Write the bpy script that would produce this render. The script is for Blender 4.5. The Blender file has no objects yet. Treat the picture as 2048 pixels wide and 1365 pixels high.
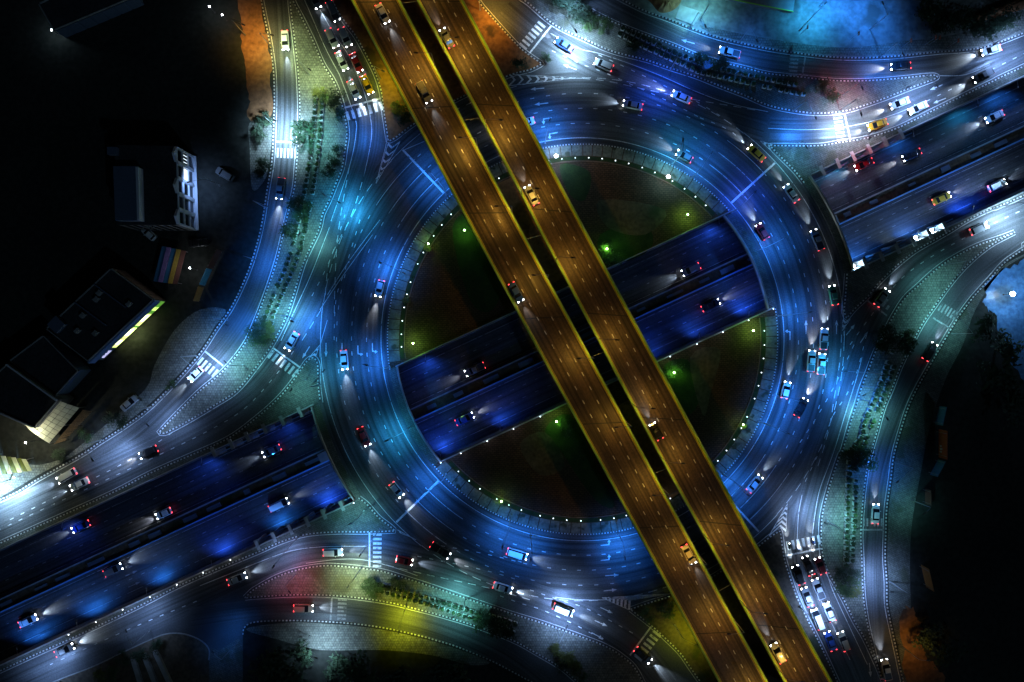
import bpy, math, random
from mathutils import Vector, Matrix
from mathutils.geometry import tessellate_polygon
random.seed(7)
SC = bpy.context.scene
COL = SC.collection
# ------------------------------------------------------------------ camera, sky, sun, exposure
PXM = 8.0            # plan scale: survey units per metre at street level
HCAM = 171.4         # drone height
cam_d = bpy.data.cameras.new('camera'); cam = bpy.data.objects.new('camera', cam_d); COL.objects.link(cam)
cam.location = (0, 0, HCAM); cam.rotation_euler = (0, 0, 0)
cam_d.sensor_width = 36; cam_d.angle = 2*math.atan(1024/PXM/HCAM); cam_d.clip_end = 3000; cam_d.clip_start = 1
SC.camera = cam
world = bpy.data.worlds.new('World'); SC.world = world; world.use_nodes = True
wn = world.node_tree.nodes; wl = world.node_tree.links
sky = wn.new('ShaderNodeTexSky'); sky.sky_type = 'NISHITA'; sky.sun_disc = False
sky.sun_elevation = math.radians(-4); sky.sun_rotation = math.radians(120)
wn['Background'].inputs['Strength'].default_value = 0.12
wl.new(sky.outputs[0], wn['Background'].inputs['Color'])
sun_d = bpy.data.lights.new('moonlight', 'SUN'); sun = bpy.data.objects.new('moonlight', sun_d); COL.objects.link(sun)
sun_d.energy = 0.14; sun_d.angle = math.radians(0.5); sun_d.color = (0.35, 0.65, 1.0)
sun.rotation_euler = (math.radians(38), math.radians(38), 0)
SC.view_settings.view_transform = 'Standard'; SC.view_settings.look = 'None'
SC.view_settings.exposure = 0.0; SC.view_settings.gamma = 1.0
SC.view_settings.use_curve_mapping = False
SC.cycles.use_denoising = True
SC.cycles.max_bounces = 4; SC.cycles.diffuse_bounces = 2; SC.cycles.glossy_bounces = 2
SC.cycles.sample_clamp_indirect = 2.0
# ------------------------------------------------------------------ helpers
def P(x, y, z=0.0):
    k = (HCAM - z)/HCAM
    return Vector(((x-1024)/PXM*k, (682.5-y)/PXM*k, z))
def PL(pts, z=0.0): return [P(a, b, z) for a, b in pts]
def nodes(name):
    m = bpy.data.materials.new(name); m.use_nodes = True
    return m, m.node_tree.nodes, m.node_tree.links, m.node_tree.nodes['Principled BSDF']
def flat(name, col, rough=0.6, metal=0.0, coat=0.0, emit=0.0, ecol=None, var=0.0, scale=3.0):
    m, n, l, b = nodes(name)
    b.inputs['Base Color'].default_value = (*col, 1); b.inputs['Roughness'].default_value = rough
    b.inputs['Metallic'].default_value = metal; b.inputs['Coat Weight'].default_value = coat
    if emit:
        b.inputs['Emission Color'].default_value = (*(ecol or col), 1); b.inputs['Emission Strength'].default_value = emit
    if var:
        tc = n.new('ShaderNodeTexCoord'); no = n.new('ShaderNodeTexNoise'); no.inputs['Scale'].default_value = scale
        no.inputs['Detail'].default_value = 5
        cr = n.new('ShaderNodeValToRGB')
        cr.color_ramp.elements[0].position = .3; cr.color_ramp.elements[1].position = .72
        cr.color_ramp.elements[0].color = (*[c*(1-var) for c in col], 1)
        cr.color_ramp.elements[1].color = (*[min(1, c*(1+var)) for c in col], 1)
        l.new(tc.outputs['Object'], no.inputs['Vector']); l.new(no.outputs['Fac'], cr.inputs['Fac'])
        l.new(cr.outputs['Color'], b.inputs['Base Color'])
    return m
def mixcol(n, l, a, bcol, fac, mode='MIX'):
    mx = n.new('ShaderNodeMix'); mx.data_type = 'RGBA'; mx.blend_type = mode
    def put(sock, v):
        if hasattr(v, 'is_output'): l.new(v, sock)
        else: sock.default_value = (*v, 1) if isinstance(v, tuple) else v
    put(mx.inputs[6], a); put(mx.inputs[7], bcol); put(mx.inputs[0], fac)
    return mx.outputs[2]
def ground(name, c1, c2, s1=0.12, s2=2.5, rough=0.75, brick=None, bump=0.2, patch=None, rot=0.0, streak=None, ring_trails=None, rings=None):
    """noise-mottled ground; optional brick joints (w, h, mortar colour)"""
    m, n, l, b = nodes(name)
    tc = n.new('ShaderNodeTexCoord'); mp = n.new('ShaderNodeMapping'); mp.inputs['Rotation'].default_value[2] = rot
    l.new(tc.outputs['Object'], mp.inputs['Vector'])
    n1 = n.new('ShaderNodeTexNoise'); n1.inputs['Scale'].default_value = s1; n1.inputs['Detail'].default_value = 6; n1.inputs['Roughness'].default_value = .62
    n2 = n.new('ShaderNodeTexNoise'); n2.inputs['Scale'].default_value = s2; n2.inputs['Detail'].default_value = 4
    for q in (n1, n2): l.new(mp.outputs[0], q.inputs['Vector'])
    r1 = n.new('ShaderNodeValToRGB'); r1.color_ramp.elements[0].position = .32; r1.color_ramp.elements[1].position = .68
    r1.color_ramp.elements[0].color = (*c1, 1); r1.color_ramp.elements[1].color = (*c2, 1)
    l.new(n1.outputs['Fac'], r1.inputs['Fac'])
    r2 = n.new('ShaderNodeValToRGB'); r2.color_ramp.elements[0].color = (.62, .62, .62, 1); r2.color_ramp.elements[1].color = (1.3, 1.3, 1.3, 1)
    r2.color_ramp.elements[0].position = .3; r2.color_ramp.elements[1].position = .75
    l.new(n2.outputs['Fac'], r2.inputs['Fac'])
    col = mixcol(n, l, r1.outputs[0], r2.outputs[0], 1.0, 'MULTIPLY')
    if patch:
        n3 = n.new('ShaderNodeTexNoise'); n3.inputs['Scale'].default_value = patch[1]; n3.inputs['Detail'].default_value = 7
        l.new(mp.outputs[0], n3.inputs['Vector'])
        r3 = n.new('ShaderNodeValToRGB'); r3.color_ramp.elements[0].position = patch[2]; r3.color_ramp.elements[1].position = patch[2]+.07
        r3.color_ramp.elements[0].color = (0, 0, 0, 1); r3.color_ramp.elements[1].color = (1, 1, 1, 1)
        l.new(n3.outputs['Fac'], r3.inputs['Fac'])
        col = mixcol(n, l, col, patch[0], r3.outputs[0])
    h = n2.outputs['Fac']; trail_streak = None
    if streak is not None:      # wheel tracks along the lane; streak tone also stands in for light trails
        m2 = n.new('ShaderNodeMapping'); m2.vector_type = 'TEXTURE'; m2.inputs['Rotation'].default_value[2] = streak[0]; m2.inputs['Scale'].default_value = (60, streak[1], 1)
        l.new(tc.outputs['Object'], m2.inputs['Vector'])
        n4 = n.new('ShaderNodeTexNoise'); n4.inputs['Scale'].default_value = 1; n4.inputs['Detail'].default_value = 5; l.new(m2.outputs[0], n4.inputs['Vector']); trail_streak = n4.outputs['Fac']
    if rings == 'uv':  # light-trail streaks following the ribbon's own length
        m2 = n.new('ShaderNodeMapping'); m2.inputs['Scale'].default_value = (1.5, .022, 1); l.new(tc.outputs['UV'], m2.inputs['Vector'])
        n4 = n.new('ShaderNodeTexNoise'); n4.inputs['Scale'].default_value = 1; n4.inputs['Detail'].default_value = 5; l.new(m2.outputs[0], n4.inputs['Vector']); trail_streak = n4.outputs['Fac']
    if ring_trails is not None:       # the same light-trail streaks, in circles round the junction
        sp = n.new('ShaderNodeSeparateXYZ'); sb = n.new('ShaderNodeVectorMath'); sb.operation = 'SUBTRACT'; sb.inputs[1].default_value = (ring_trails[0], ring_trails[1], 0)
        l.new(tc.outputs['Object'], sb.inputs[0]); l.new(sb.outputs[0], sp.inputs[0])
        def mth(op, a, b=None):
            q = n.new('ShaderNodeMath'); q.operation = op
            for i_, v in enumerate((a, b)):
                if v is None: continue
                if hasattr(v, 'is_output'): l.new(v, q.inputs[i_])
                else: q.inputs[i_].default_value = v
            return q.outputs[0]
        rad = mth('SQRT', mth('ADD', mth('MULTIPLY', sp.outputs[0], sp.outputs[0]), mth('MULTIPLY', sp.outputs[1], sp.outputs[1])))
        th = mth('ARCTAN2', sp.outputs[1], sp.outputs[0])
        cb = n.new('ShaderNodeCombineXYZ'); l.new(mth('MULTIPLY', rad, 1.1), cb.inputs[0]); l.new(mth('MULTIPLY', th, 1.6), cb.inputs[1])
        n4 = n.new('ShaderNodeTexNoise'); n4.inputs['Scale'].default_value = 1; n4.inputs['Detail'].default_value = 5; l.new(cb.outputs[0], n4.inputs['Vector'])
        msk = mth('MULTIPLY', mth('GREATER_THAN', rad, ring_trails[2]), mth('LESS_THAN', rad, ring_trails[3]))
        trail_streak = mth('ADD', mth('MULTIPLY', msk, mth('SUBTRACT', n4.outputs['Fac'], .5)), .5)
    if trail_streak is not None:
        r4 = n.new('ShaderNodeValToRGB'); r4.color_ramp.elements[0].position = .33; r4.color_ramp.elements[1].position = .67
        r4.color_ramp.elements[0].color = (.42, .42, .42, 1); r4.color_ramp.elements[1].color = (1.6, 1.6, 1.6, 1); l.new(trail_streak, r4.inputs['Fac'])
        col = mixcol(n, l, col, r4.outputs[0], 1.0, 'MULTIPLY')
        mr = n.new('ShaderNodeMapRange'); mr.inputs['From Min'].default_value = .35; mr.inputs['From Max'].default_value = .65; mr.inputs['To Min'].default_value = rough+.1; mr.inputs['To Max'].default_value = rough-.22
        l.new(trail_streak, mr.inputs['Value'])
    if brick:
        bt = n.new('ShaderNodeTexBrick'); bt.inputs['Scale'].default_value = 1
        bt.inputs['Brick Width'].default_value = brick[0]; bt.inputs['Row Height'].default_value = brick[1]
        bt.inputs['Mortar Size'].default_value = brick[3] if len(brick) > 3 else .035
        bt.inputs['Color1'].default_value = (1.12, 1.1, 1.05, 1); bt.inputs['Color2'].default_value = (.8, .82, .82, 1)
        bt.inputs['Mortar'].default_value = (*brick[2], 1)
        l.new(mp.outputs[0], bt.inputs['Vector'])
        col = mixcol(n, l, col, bt.outputs['Color'], 1.0, 'MULTIPLY')
    l.new(col, b.inputs['Base Color'])
    bp = n.new('ShaderNodeBump'); bp.inputs['Strength'].default_value = bump; bp.inputs['Distance'].default_value = .12
    l.new(h, bp.inputs['Height']); l.new(bp.outputs[0], b.inputs['Normal'])
    b.inputs['Roughness'].default_value = rough; b.inputs['Specular IOR Level'].default_value = .3
    if trail_streak is not None: l.new(mr.outputs[0], b.inputs['Roughness']); b.inputs['Specular IOR Level'].default_value = .5
    return m
class MB:
    def __init__(s): s.v = []; s.f = []; s.mi = []
    def add(s, vs, fs, mi=0):
        o = len(s.v); s.v += [tuple(v) for v in vs]; s.f += [tuple(i+o for i in f) for f in fs]; s.mi += [mi]*len(fs); return s
    def box(s, c, size, rz=0.0, mi=0, taper=1.0):
        hx, hy, hz = size[0]/2, size[1]/2, size[2]/2; ca, sa = math.cos(rz), math.sin(rz); vs = []
        for dz, t in ((-hz, 1), (hz, taper)):
            for dx, dy in ((-hx, -hy), (hx, -hy), (hx, hy), (-hx, hy)):
                x, y = dx*t, dy*t; vs.append((c[0]+x*ca-y*sa, c[1]+x*sa+y*ca, c[2]+dz))
        return s.add(vs, [(3, 2, 1, 0), (4, 5, 6, 7), (0, 1, 5, 4), (1, 2, 6, 5), (2, 3, 7, 6), (3, 0, 4, 7)], mi)
    def tube(s, a, b, r0, r1=None, n=8, mi=0):
        a = Vector(a); b = Vector(b); r1 = r0 if r1 is None else r1
        d = (b-a).normalized(); u = d.orthogonal().normalized(); w = d.cross(u); vs = []
        for p, r in ((a, r0), (b, r1)):
            for i in range(n):
                t = 2*math.pi*i/n; vs.append(p+u*math.cos(t)*r+w*math.sin(t)*r)
        fs = [(i, (i+1) % n, n+(i+1) % n, n+i) for i in range(n)]+[tuple(range(n))[::-1], tuple(range(n, 2*n))]
        return s.add(vs, fs, mi)
    def loft(s, secs, mi=0, cap=True):
        n = len(secs[0]); vs = [v for q in secs for v in q]; fs = []
        for k in range(len(secs)-1):
            for i in range(n): fs.append((k*n+i, k*n+(i+1) % n, (k+1)*n+(i+1) % n, (k+1)*n+i))
        if cap: fs += [tuple(range(n))[::-1], tuple(range((len(secs)-1)*n, len(secs)*n))]
        return s.add(vs, fs, mi)
    def ball(s, c, r, n=8, m=5, mi=0, sz=1.0):
        vs = [(c[0], c[1], c[2]-r*sz)]
        for j in range(1, m):
            t = -math.pi/2+math.pi*j/m
            for i in range(n):
                q = 2*math.pi*i/n; vs.append((c[0]+r*math.cos(t)*math.cos(q), c[1]+r*math.cos(t)*math.sin(q), c[2]+r*sz*math.sin(t)))
        vs.append((c[0], c[1], c[2]+r*sz)); fs = []
        for i in range(n): fs.append((0, 1+(i+1) % n, 1+i))
        for j in range(m-2):
            for i in range(n): fs.append((1+j*n+i, 1+j*n+(i+1) % n, 1+(j+1)*n+(i+1) % n, 1+(j+1)*n+i))
        t = len(vs)-1
        for i in range(n): fs.append((t, 1+(m-2)*n+i, 1+(m-2)*n+(i+1) % n))
        return s.add(vs, fs, mi)
    def poly(s, pts, z0, z1=None, mi=0):
        """flat polygon (list of Vector); with z1 a prism from z0 up to z1"""
        pts = [Vector((p[0], p[1], 0)) for p in pts]; n = len(pts)
        area = sum(pts[i].x*pts[(i+1) % n].y-pts[(i+1) % n].x*pts[i].y for i in range(n))
        if area < 0: pts = pts[::-1]
        tris = []
        for a, b, c in tessellate_polygon([pts]):
            cr = (pts[b]-pts[a]).cross(pts[c]-pts[a]).z
            if abs(cr) < 1e-9: continue
            tris.append((a, b, c) if cr > 0 else (c, b, a))
        zt = z0 if z1 is None else z1
        s.add([(p.x, p.y, zt) for p in pts], tris, mi)
        if z1 is not None:
            vs = [(p.x, p.y, z0) for p in pts]+[(p.x, p.y, z1) for p in pts]
            s.add(vs, [(i, (i+1) % n, n+(i+1) % n, n+i) for i in range(n)], mi)
            s.add([(p.x, p.y, z0) for p in pts], [t[::-1] for t in tris], mi)
        return s
    def mesh(s, name, mats, smooth=False):
        me = bpy.data.meshes.new(name); me.from_pydata(s.v, [], s.f)
        for m in (mats if isinstance(mats, (list, tuple)) else [mats]): me.materials.append(m)
        if any(s.mi): me.polygons.foreach_set('material_index', s.mi)
        if smooth: me.polygons.foreach_set('use_smooth', [True]*len(me.polygons))
        me.update(); return me
    def build(s, name, mats, parent=None, smooth=False, loc=None):
        return link(name, s.mesh(name, mats, smooth), parent, loc)
def link(name, data, parent=None, loc=None, rz=0.0):
    o = bpy.data.objects.new(name, data); COL.objects.link(o)
    if parent: o.parent = parent
    if loc is not None: o.location = loc
    if rz: o.rotation_euler = (0, 0, rz)
    return o
def tag(o, label=None, cat=None, group=None, kind=None):
    if label: o['label'] = label
    if cat: o['category'] = cat
    if group: o['group'] = group
    if kind: o['kind'] = kind
    return o
def thing(name, label, cat, loc=(0, 0, 0), rz=0.0, group=None):
    return tag(link(name, None, None, loc, rz), label, cat, group)
def smooth(pts, closed=False, sub=5, corners=()):
    """Catmull-Rom through plan points"""
    n = len(pts); out = []
    for i in range(n if closed else n-1):
        p1, p2 = pts[i], pts[(i+1) % n]
        p0 = pts[(i-1) % n] if (closed or i > 0) else p1
        p3 = pts[(i+2) % n] if (closed or i < n-2) else p2
        if i in corners: p0 = p1
        if (i+1) % n in corners: p3 = p2
        for k in range(sub):
            t = k/sub; q = []
            for a in (0, 1):
                q.append(.5*(2*p1[a]+(p2[a]-p0[a])*t+(2*p0[a]-5*p1[a]+4*p2[a]-p3[a])*t*t+(3*p1[a]-p0[a]-3*p2[a]+p3[a])*t**3))
            out.append(tuple(q))
    if not closed: out.append(tuple(pts[-1]))
    return out
def resample(pts, step):
    """evenly spaced points (same dimension) along a polyline"""
    pts = [Vector((p[0], p[1], p[2] if len(p) > 2 else 0)) for p in pts]
    out = [pts[0].copy()]; need = step
    for a, b in zip(pts, pts[1:]):
        L = (b-a).length; d = need
        while d <= L and L > 0:
            out.append(a+(b-a)*(d/L)); d += step
        need = d-L
    return out
def offset(pts, d):
    """offset a plan polyline (y down) to its left (screen) by d"""
    out = []
    for i, p in enumerate(pts):
        a = pts[max(0, i-1)]; b = pts[min(len(pts)-1, i+1)]
        t = Vector((b[0]-a[0], b[1]-a[1]))
        if t.length < 1e-6: t = Vector((1, 0))
        t.normalize(); out.append((p[0]+t.y*d, p[1]-t.x*d))
    return out
def strip(mb, pts, w, z=0.0, mi=0):
    """flat painted line: world points, width in m"""
    pts = [Vector((p[0], p[1], p[2] if len(p) > 2 else z)) for p in pts]
    L = []
    for i, p in enumerate(pts):
        t = pts[min(i+1, len(pts)-1)]-pts[max(0, i-1)]; t.z = 0
        if t.length < 1e-6: t = Vector((1, 0, 0))
        t.normalize(); nrm = Vector((-t.y, t.x, 0))*w/2; L.append((p+nrm, p-nrm))
    vs = [v for q in L for v in q]
    mb.add(vs, [(2*i+1, 2*i+3, 2*i+2, 2*i) for i in range(len(L)-1)], mi)
def dashes(mb, pts, w, dash, gap, start=0.0, mi=0):
    pts = resample(pts, .25); n = len(pts); k = int(start/.25); a = int(dash/.25); g = int((dash+gap)/.25)
    while k+a < n:
        strip(mb, [pts[k], pts[k+a//2], pts[k+a]], w, 0, mi); k += g
def wall(mb, pts, w, z0, z1, mi=0):
    """upright wall of width w following world points"""
    L = []
    for i, p in enumerate(pts):
        t = Vector(pts[min(i+1, len(pts)-1)])-Vector(pts[max(0, i-1)]); t.z = 0; t.normalize()
        nr = Vector((-t.y, t.x, 0))*w/2; p = Vector(p)
        L.append([(p.x-nr.x, p.y-nr.y, z0+p.z), (p.x+nr.x, p.y+nr.y, z0+p.z), (p.x+nr.x, p.y+nr.y, z1+p.z), (p.x-nr.x, p.y-nr.y, z1+p.z)])
    mb.loft(L, mi)
# ------------------------------------------------------------------ materials
M = {}
M['asphalt'] = ground('asphalt', (.042, .045, .05), (.085, .088, .092), .05, 3.0, .62, bump=.15, patch=((.035, .036, .04), .035, .62), ring_trails=((1165-1024)/8, (682.5-679)/8, 49, 67.5))
M['asphalt_lane'] = ground('asphalt_lane', (.042, .045, .05), (.085, .088, .092), .05, 3.0, .60, bump=.15, patch=((.035, .036, .04), .035, .62), rings='uv')
M['asphalt_low'] = ground('asphalt_underpass', (.03, .032, .04), (.055, .058, .066), .06, 3.0, .6, bump=.15, streak=(math.radians(24.8), .55))
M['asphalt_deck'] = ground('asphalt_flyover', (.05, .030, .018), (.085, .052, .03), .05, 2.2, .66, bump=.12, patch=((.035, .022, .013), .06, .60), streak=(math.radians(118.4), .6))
M['paver'] = ground('concrete_pavers', (.12, .12, .105), (.23, .23, .20), .10, 1.6, .8, brick=(.62, .62, (.45, .45, .42), .05), patch=((.12, .11, .08), .11, .60))
M['paver_b'] = ground('worn_pavers', (.09, .095, .085), (.17, .175, .155), .13, 1.8, .8, brick=(.9, .45, (.5, .5, .48), .05), patch=((.08, .085, .06), .16, .56), rot=.5)
M['soil'] = ground('bare_soil', (.05, .04, .028), (.13, .10, .07), .12, 1.2, .9, bump=.6, patch=((.03, .04, .02), .1, .58))
M['orange_soil'] = ground('red_earth', (.16, .07, .03), (.30, .14, .06), .09, 1.0, .9, bump=.6, patch=((.07, .04, .025), .12, .58))
M['dark_soil'] = ground('dark_field', (.018, .02, .018), (.035, .036, .03), .05, .8, .95, bump=.5)
M['blue_land'] = ground('graded_sand', (.15, .16, .15), (.28, .28, .25), .06, .7, .9, bump=.7, patch=((.10, .09, .07), .08, .60))
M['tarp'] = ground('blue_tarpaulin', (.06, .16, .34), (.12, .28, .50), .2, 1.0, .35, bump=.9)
M['plaza'] = ground('brick_plaza', (.06, .032, .02), (.12, .062, .036), .07, 1.5, .8, brick=(1.0, .5, (.3, .28, .26), .07), rot=.05)
M['grass'] = ground('lawn', (.014, .03, .01), (.035, .065, .016), .25, 5, .9, bump=.6)
M['slab'] = ground('footway_slab', (.11, .112, .09), (.24, .24, .19), .25, 1.6, .85, patch=((.05, .055, .03), .4, .58))
M['white'] = ground('road_paint', (.50, .50, .49), (.80, .80, .78), .3, 4, .6, bump=.1, patch=((.16, .16, .165), .9, .60))
M['worn'] = ground('worn_road_paint', (.20, .20, .21), (.42, .42, .43), .3, 4, .65, bump=.1, patch=((.09, .09, .095), .8, .53))
M['kerb_w'] = flat('kerb_white', (.56, .56, .54), .7, var=.45, scale=.35)
M['kerb_k'] = flat('kerb_black', (.018, .018, .02), .6)
M['kerb_c'] = flat('kerb_concrete', (.24, .24, .23), .8, var=.2)
M['concrete'] = flat('concrete', (.30, .30, .29), .8, var=.25, scale=.6)
M['concrete_d'] = flat('stained_concrete', (.13, .13, .13), .85, var=.4, scale=.5)
M['blue_wall'] = flat('blue_paint_and_light', (.20, .38, .62), .5, var=.15)  # paint on struts and lids; on the median, blue light put into colour
M['parapet'] = flat('yellow_parapet', (.45, .86, .08), .6, var=.15, scale=.4)
M['yellow_paint'] = flat('yellow_road_paint', (.70, .62, .06), .6, var=.2, scale=1)
M['steel'] = flat('galvanised_steel', (.32, .33, .34), .45, metal=.6)
M['steel_d'] = flat('dark_steel', (.06, .06, .065), .5, metal=.5)
M['glass'] = flat('dark_glass', (.012, .014, .018), .08)
M['rubber'] = flat('rubber', (.012, .012, .012), .8)
M['hlamp'] = flat('headlamp_lens', (.9, .9, .9), .3, emit=28, ecol=(.86, .93, 1))
M['tlamp'] = flat('tail_lamp_lens', (.5, .02, .02), .3, emit=7, ecol=(1, .05, .06))
M['bulb'] = flat('lamp_bulb', (.9, .9, .9), .3, emit=9, ecol=(.85, .95, 1))
M['globe'] = flat('globe_lamp', (.9, .9, .9), .3, emit=3.2, ecol=(.85, .95, 1))
M['bulb_big'] = flat('floodlight_bulb', (.9, .9, .9), .3, emit=40, ecol=(.86, .96, 1))
M['bulb_g'] = flat('green_bulb', (.7, .9, .6), .3, emit=18, ecol=(.75, 1, .6))
M['leaf'] = flat('leaf', (.045, .085, .022), .7, var=.5, scale=1.2)
M['leaf_d'] = flat('dark_leaf', (.022, .045, .018), .75, var=.5, scale=1.2)
M['leaf_y'] = flat('olive_leaf', (.10, .11, .02), .7, var=.4, scale=1.2)
M['bark'] = flat('bark', (.06, .045, .03), .9, var=.3, scale=4)
M['planter'] = flat('planter_concrete', (.46, .47, .44), .7, var=.15, scale=1)
M['roof'] = ground('roof_membrane', (.028, .03, .034), (.055, .058, .064), .15, 2, .8)
M['roof_b'] = flat('roof_metal_blue', (.10, .14, .20), .5, var=.15)
M['tile_b'] = flat('brown_cladding', (.13, .08, .055), .7, var=.25, scale=2)
M['cream'] = flat('cream_panel', (.55, .54, .40), .6, var=.18, scale=.9)
M['thatch'] = flat('thatch', (.20, .12, .06), .9, var=.5, scale=6)
M['frame_w'] = flat('white_frame', (.62, .65, .72), .5)
M['fascia'] = flat('blue_fascia', (.12, .22, .42), .45, var=.12)
for nm, c in dict(white=(.72, .73, .74), silver=(.42, .44, .46), grey=(.16, .17, .18), black=(.012, .012, .014), red=(.32, .014, .018), yellow=(.62, .34, .02),
                  blue=(.03, .08, .30), maroon=(.14, .012, .02), green=(.02, .14, .07), beige=(.45, .40, .30), orange=(.55, .16, .02)).items():
    M['paint_'+nm] = flat('car_paint_'+nm, c, .35, coat=.6)
# ------------------------------------------------------------------ base road sheets either side of the underpass cutting
SLOPE = .4625
def TL(x, y0, z=0.0): return P(x, y0+(1024-x)*SLOPE, z)
U0, L0 = 628, 855      # north and south lips of the cutting
XA, XB = -900, 2950
def Tline(y0, z=0.0, xa=XA, xb=XB): return [TL(xa, y0, z), TL(xb, y0, z)]
far = 900
a, b = TL(XA, U0), TL(XB, U0)
north = tag(MB().poly([a, b, Vector((far, b.y, 0)), Vector((far, far, 0)), Vector((-far, far, 0)), Vector((-far, a.y, 0))], 0).build('road', M['asphalt']), 'asphalt street level north of the underpass', None, None, 'structure')
a, b = TL(XA, L0), TL(XB, L0)
south = tag(MB().poly([a, b, Vector((far, b.y, 0)), Vector((far, -far, 0)), Vector((-far, -far, 0)), Vector((-far, a.y, 0))], 0).build('road', M['asphalt']), 'asphalt street level south of the underpass', None, None, 'structure')
# underpass floor
DEPTH = -5.5
c = [TL(XA, U0), TL(XB, U0), TL(XB, L0), TL(XA, L0)]
under = tag(MB().poly(c, DEPTH).build('underpass_road', M['asphalt_low']), 'sunken six lane underpass roadway', None, None, 'structure')
# underpass markings (floor level)
mb = MB(); zf = DEPTH+.012
def TF(y0, off=0): return [TL(x, y0, DEPTH)+Vector((0, 0, .012)) for x in (XA, XB)]
for y0 in (667, 693, 781, 806):
    dashes(mb, TF(y0), .16, 1.1, 2.4)
for y0 in (644, 717, 760, 832): strip(mb, TF(y0), .13)
for x, y0 in ((262, 795), (268, 820), (250, 770)):
    p = TL(x, y0, DEPTH); d = (TL(x+20, y0, DEPTH)-p).normalized(); nr = Vector((-d.y, d.x, 0)); p.z = zf
    mb.add([p-d*1.6-nr*.1, p+d*.6-nr*.1, p+d*.6+nr*.1, p-d*1.6+nr*.1], [(0, 1, 2, 3)]); mb.add([p+d*.6-nr*.35, p+d*1.8, p+d*.6+nr*.35], [(0, 1, 2)])
tag(mb.build('lane_markings', M['worn'], under))
# ------------------------------------------------------------------ roundabout geometry
CX, CY, RI, RO = 1165, 679, 391, 541
def ring(ang, r): t = math.radians(ang); return (CX+r*math.cos(t), CY-r*math.sin(t))
def arc(a0, a1, r, n=None):
    n = n or max(2, int(abs(a1-a0)/2)); return [ring(a0+(a1-a0)*i/n, r) for i in range(n+1)]
def hits(r, y0):
    """angles where the circle meets a cutting line"""
    out = []
    for k in range(3600):
        a0, a1 = k/10, (k+1)/10
        f = [(lambda q: q[1]-(y0+(1024-q[0])*SLOPE))(ring(t, r)) for t in (a0, a1)]
        if f[0]*f[1] <= 0 and f[0] != f[1]: out.append(a0+.1*abs(f[0])/(abs(f[0])+abs(f[1])))
    return sorted(out)
RD0, RD1 = 374, 557
hu0, hu1, hl0, hl1 = hits(RD0, U0), hits(RD1, U0), hits(RD0, L0), hits(RD1, L0)
def deck(right):
    if right: A, B, C, D = hl0[0], hu0[0], hl1[0], hu1[0]
    else: A, B, C, D = hu0[1], hl0[1], hu1[1], hl1[1]
    inner = arc(A, B, RD0, 24); outer = arc(C, D, RD1, 30)
    return inner, outer
for right in (True, False):
    inn, out = deck(right); side = 'east' if right else 'west'
    poly = [P(*q) for q in inn]+[P(*q) for q in out[::-1]]
    d = tag(MB().poly(poly, -1.1, 0.0).build('bridge_deck', [M['asphalt']]), f'roundabout road deck crossing the underpass on the {side} side', 'bridge')
    mb = MB(); wall(mb, [P(*q) for q in out], .35, 0, .95); mb.build('parapet', M['concrete'], d)
    mb = MB(); wall(mb, [P(*q) for q in inn], .35, 0, .95); mb.build('parapet', M['concrete'], d)
    mb = MB(); mb.poly([P(*q) for q in (arc(*( (hl1[0], hu1[0]) if right else (hu1[1], hl1[1])), RO, 30))]+[P(*q) for q in out[::-1]], .005, .13); mb.build('footway', M['paver_b'], d)
    mb = MB(); mb.poly([P(*q) for q in inn]+[P(*q) for q in arc(*((hl0[0], hu0[0]) if right else (hu0[1], hl0[1])), RI, 24)[::-1]], .005, .13); mb.build('footway', M['paver_b'], d)
def kerb(parent, pts, name='kerb', step=.45, plain=False):
    """black and white kerb stones along plan points"""
    w = resample([P(*q) for q in pts], step); mb = MB()
    for i in range(len(w)-1):
        m = (w[i]+w[i+1])/2; d = w[i+1]-w[i]; dz = random.uniform(-.006, .006)
        mb.box((m.x, m.y, .085+dz), (step*.97, .27, .17), math.atan2(d.y, d.x), 0 if plain else (i//1) % 2)
    o = mb.build(name, [M['kerb_c']] if plain else [M['kerb_w'], M['kerb_k']], parent); o['kind'] = 'stuff'
    return o
# ------------------------------------------------------------------ verges and traffic islands
LINES = MB()      # white lines painted on the street
def island(label, pts, mat, corners=(), kerbs=None, line=True, sub=5, name='pavement', raw_from=None, plain=False, close=None):
    """pts: kerb path in plan units (smoothed); close: extra straight points that close the outline"""
    kp = smooth(pts, closed=(close is None), sub=sub, corners=corners)
    full = kp+(close or [])
    o = tag(MB().poly([P(*q) for q in full], .002, .13).build(name, mat), label, None, None, 'structure')
    path = kp+[kp[0]] if close is None else kp
    kerb(o, path, plain=plain)
    if line:
        s = sum(full[i][0]*full[(i+1) % len(full)][1]-full[(i+1) % len(full)][0]*full[i][1] for i in range(len(full)))
        q = offset(path, 5 if s > 0 else -5)
        strip(LINES, [P(*t, 0)+Vector((0, 0, .016)) for t in q], .13)
    return o
A_K = [(500, -90), (518, -20), (529, 33), (539, 83), (547, 140), (549, 200), (547, 267), (544, 323), (534, 383), (524, 447), (511, 500), (493, 552), (463, 615), (433, 658), (400, 708), (350, 765), (297, 818), (247, 855), (200, 885), (163, 910), (77, 958), (37, 983), (0, 1000), (-60, 1028), (-260, 1120)]
west = island('unlit open land and forecourt west of the junction', A_K, M['dark_soil'], close=[(-2400, 1120), (-2400, -1500), (500, -1500)], name='ground')
B_L = [(575, -60), (580, -10), (582, 20), (590, 83), (597, 147), (600, 217), (598, 277), (594, 323), (589, 377), (575, 433), (555, 518), (532, 588), (512, 640), (489, 690), (447, 742), (397, 785), (350, 832), (318, 866)]
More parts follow.
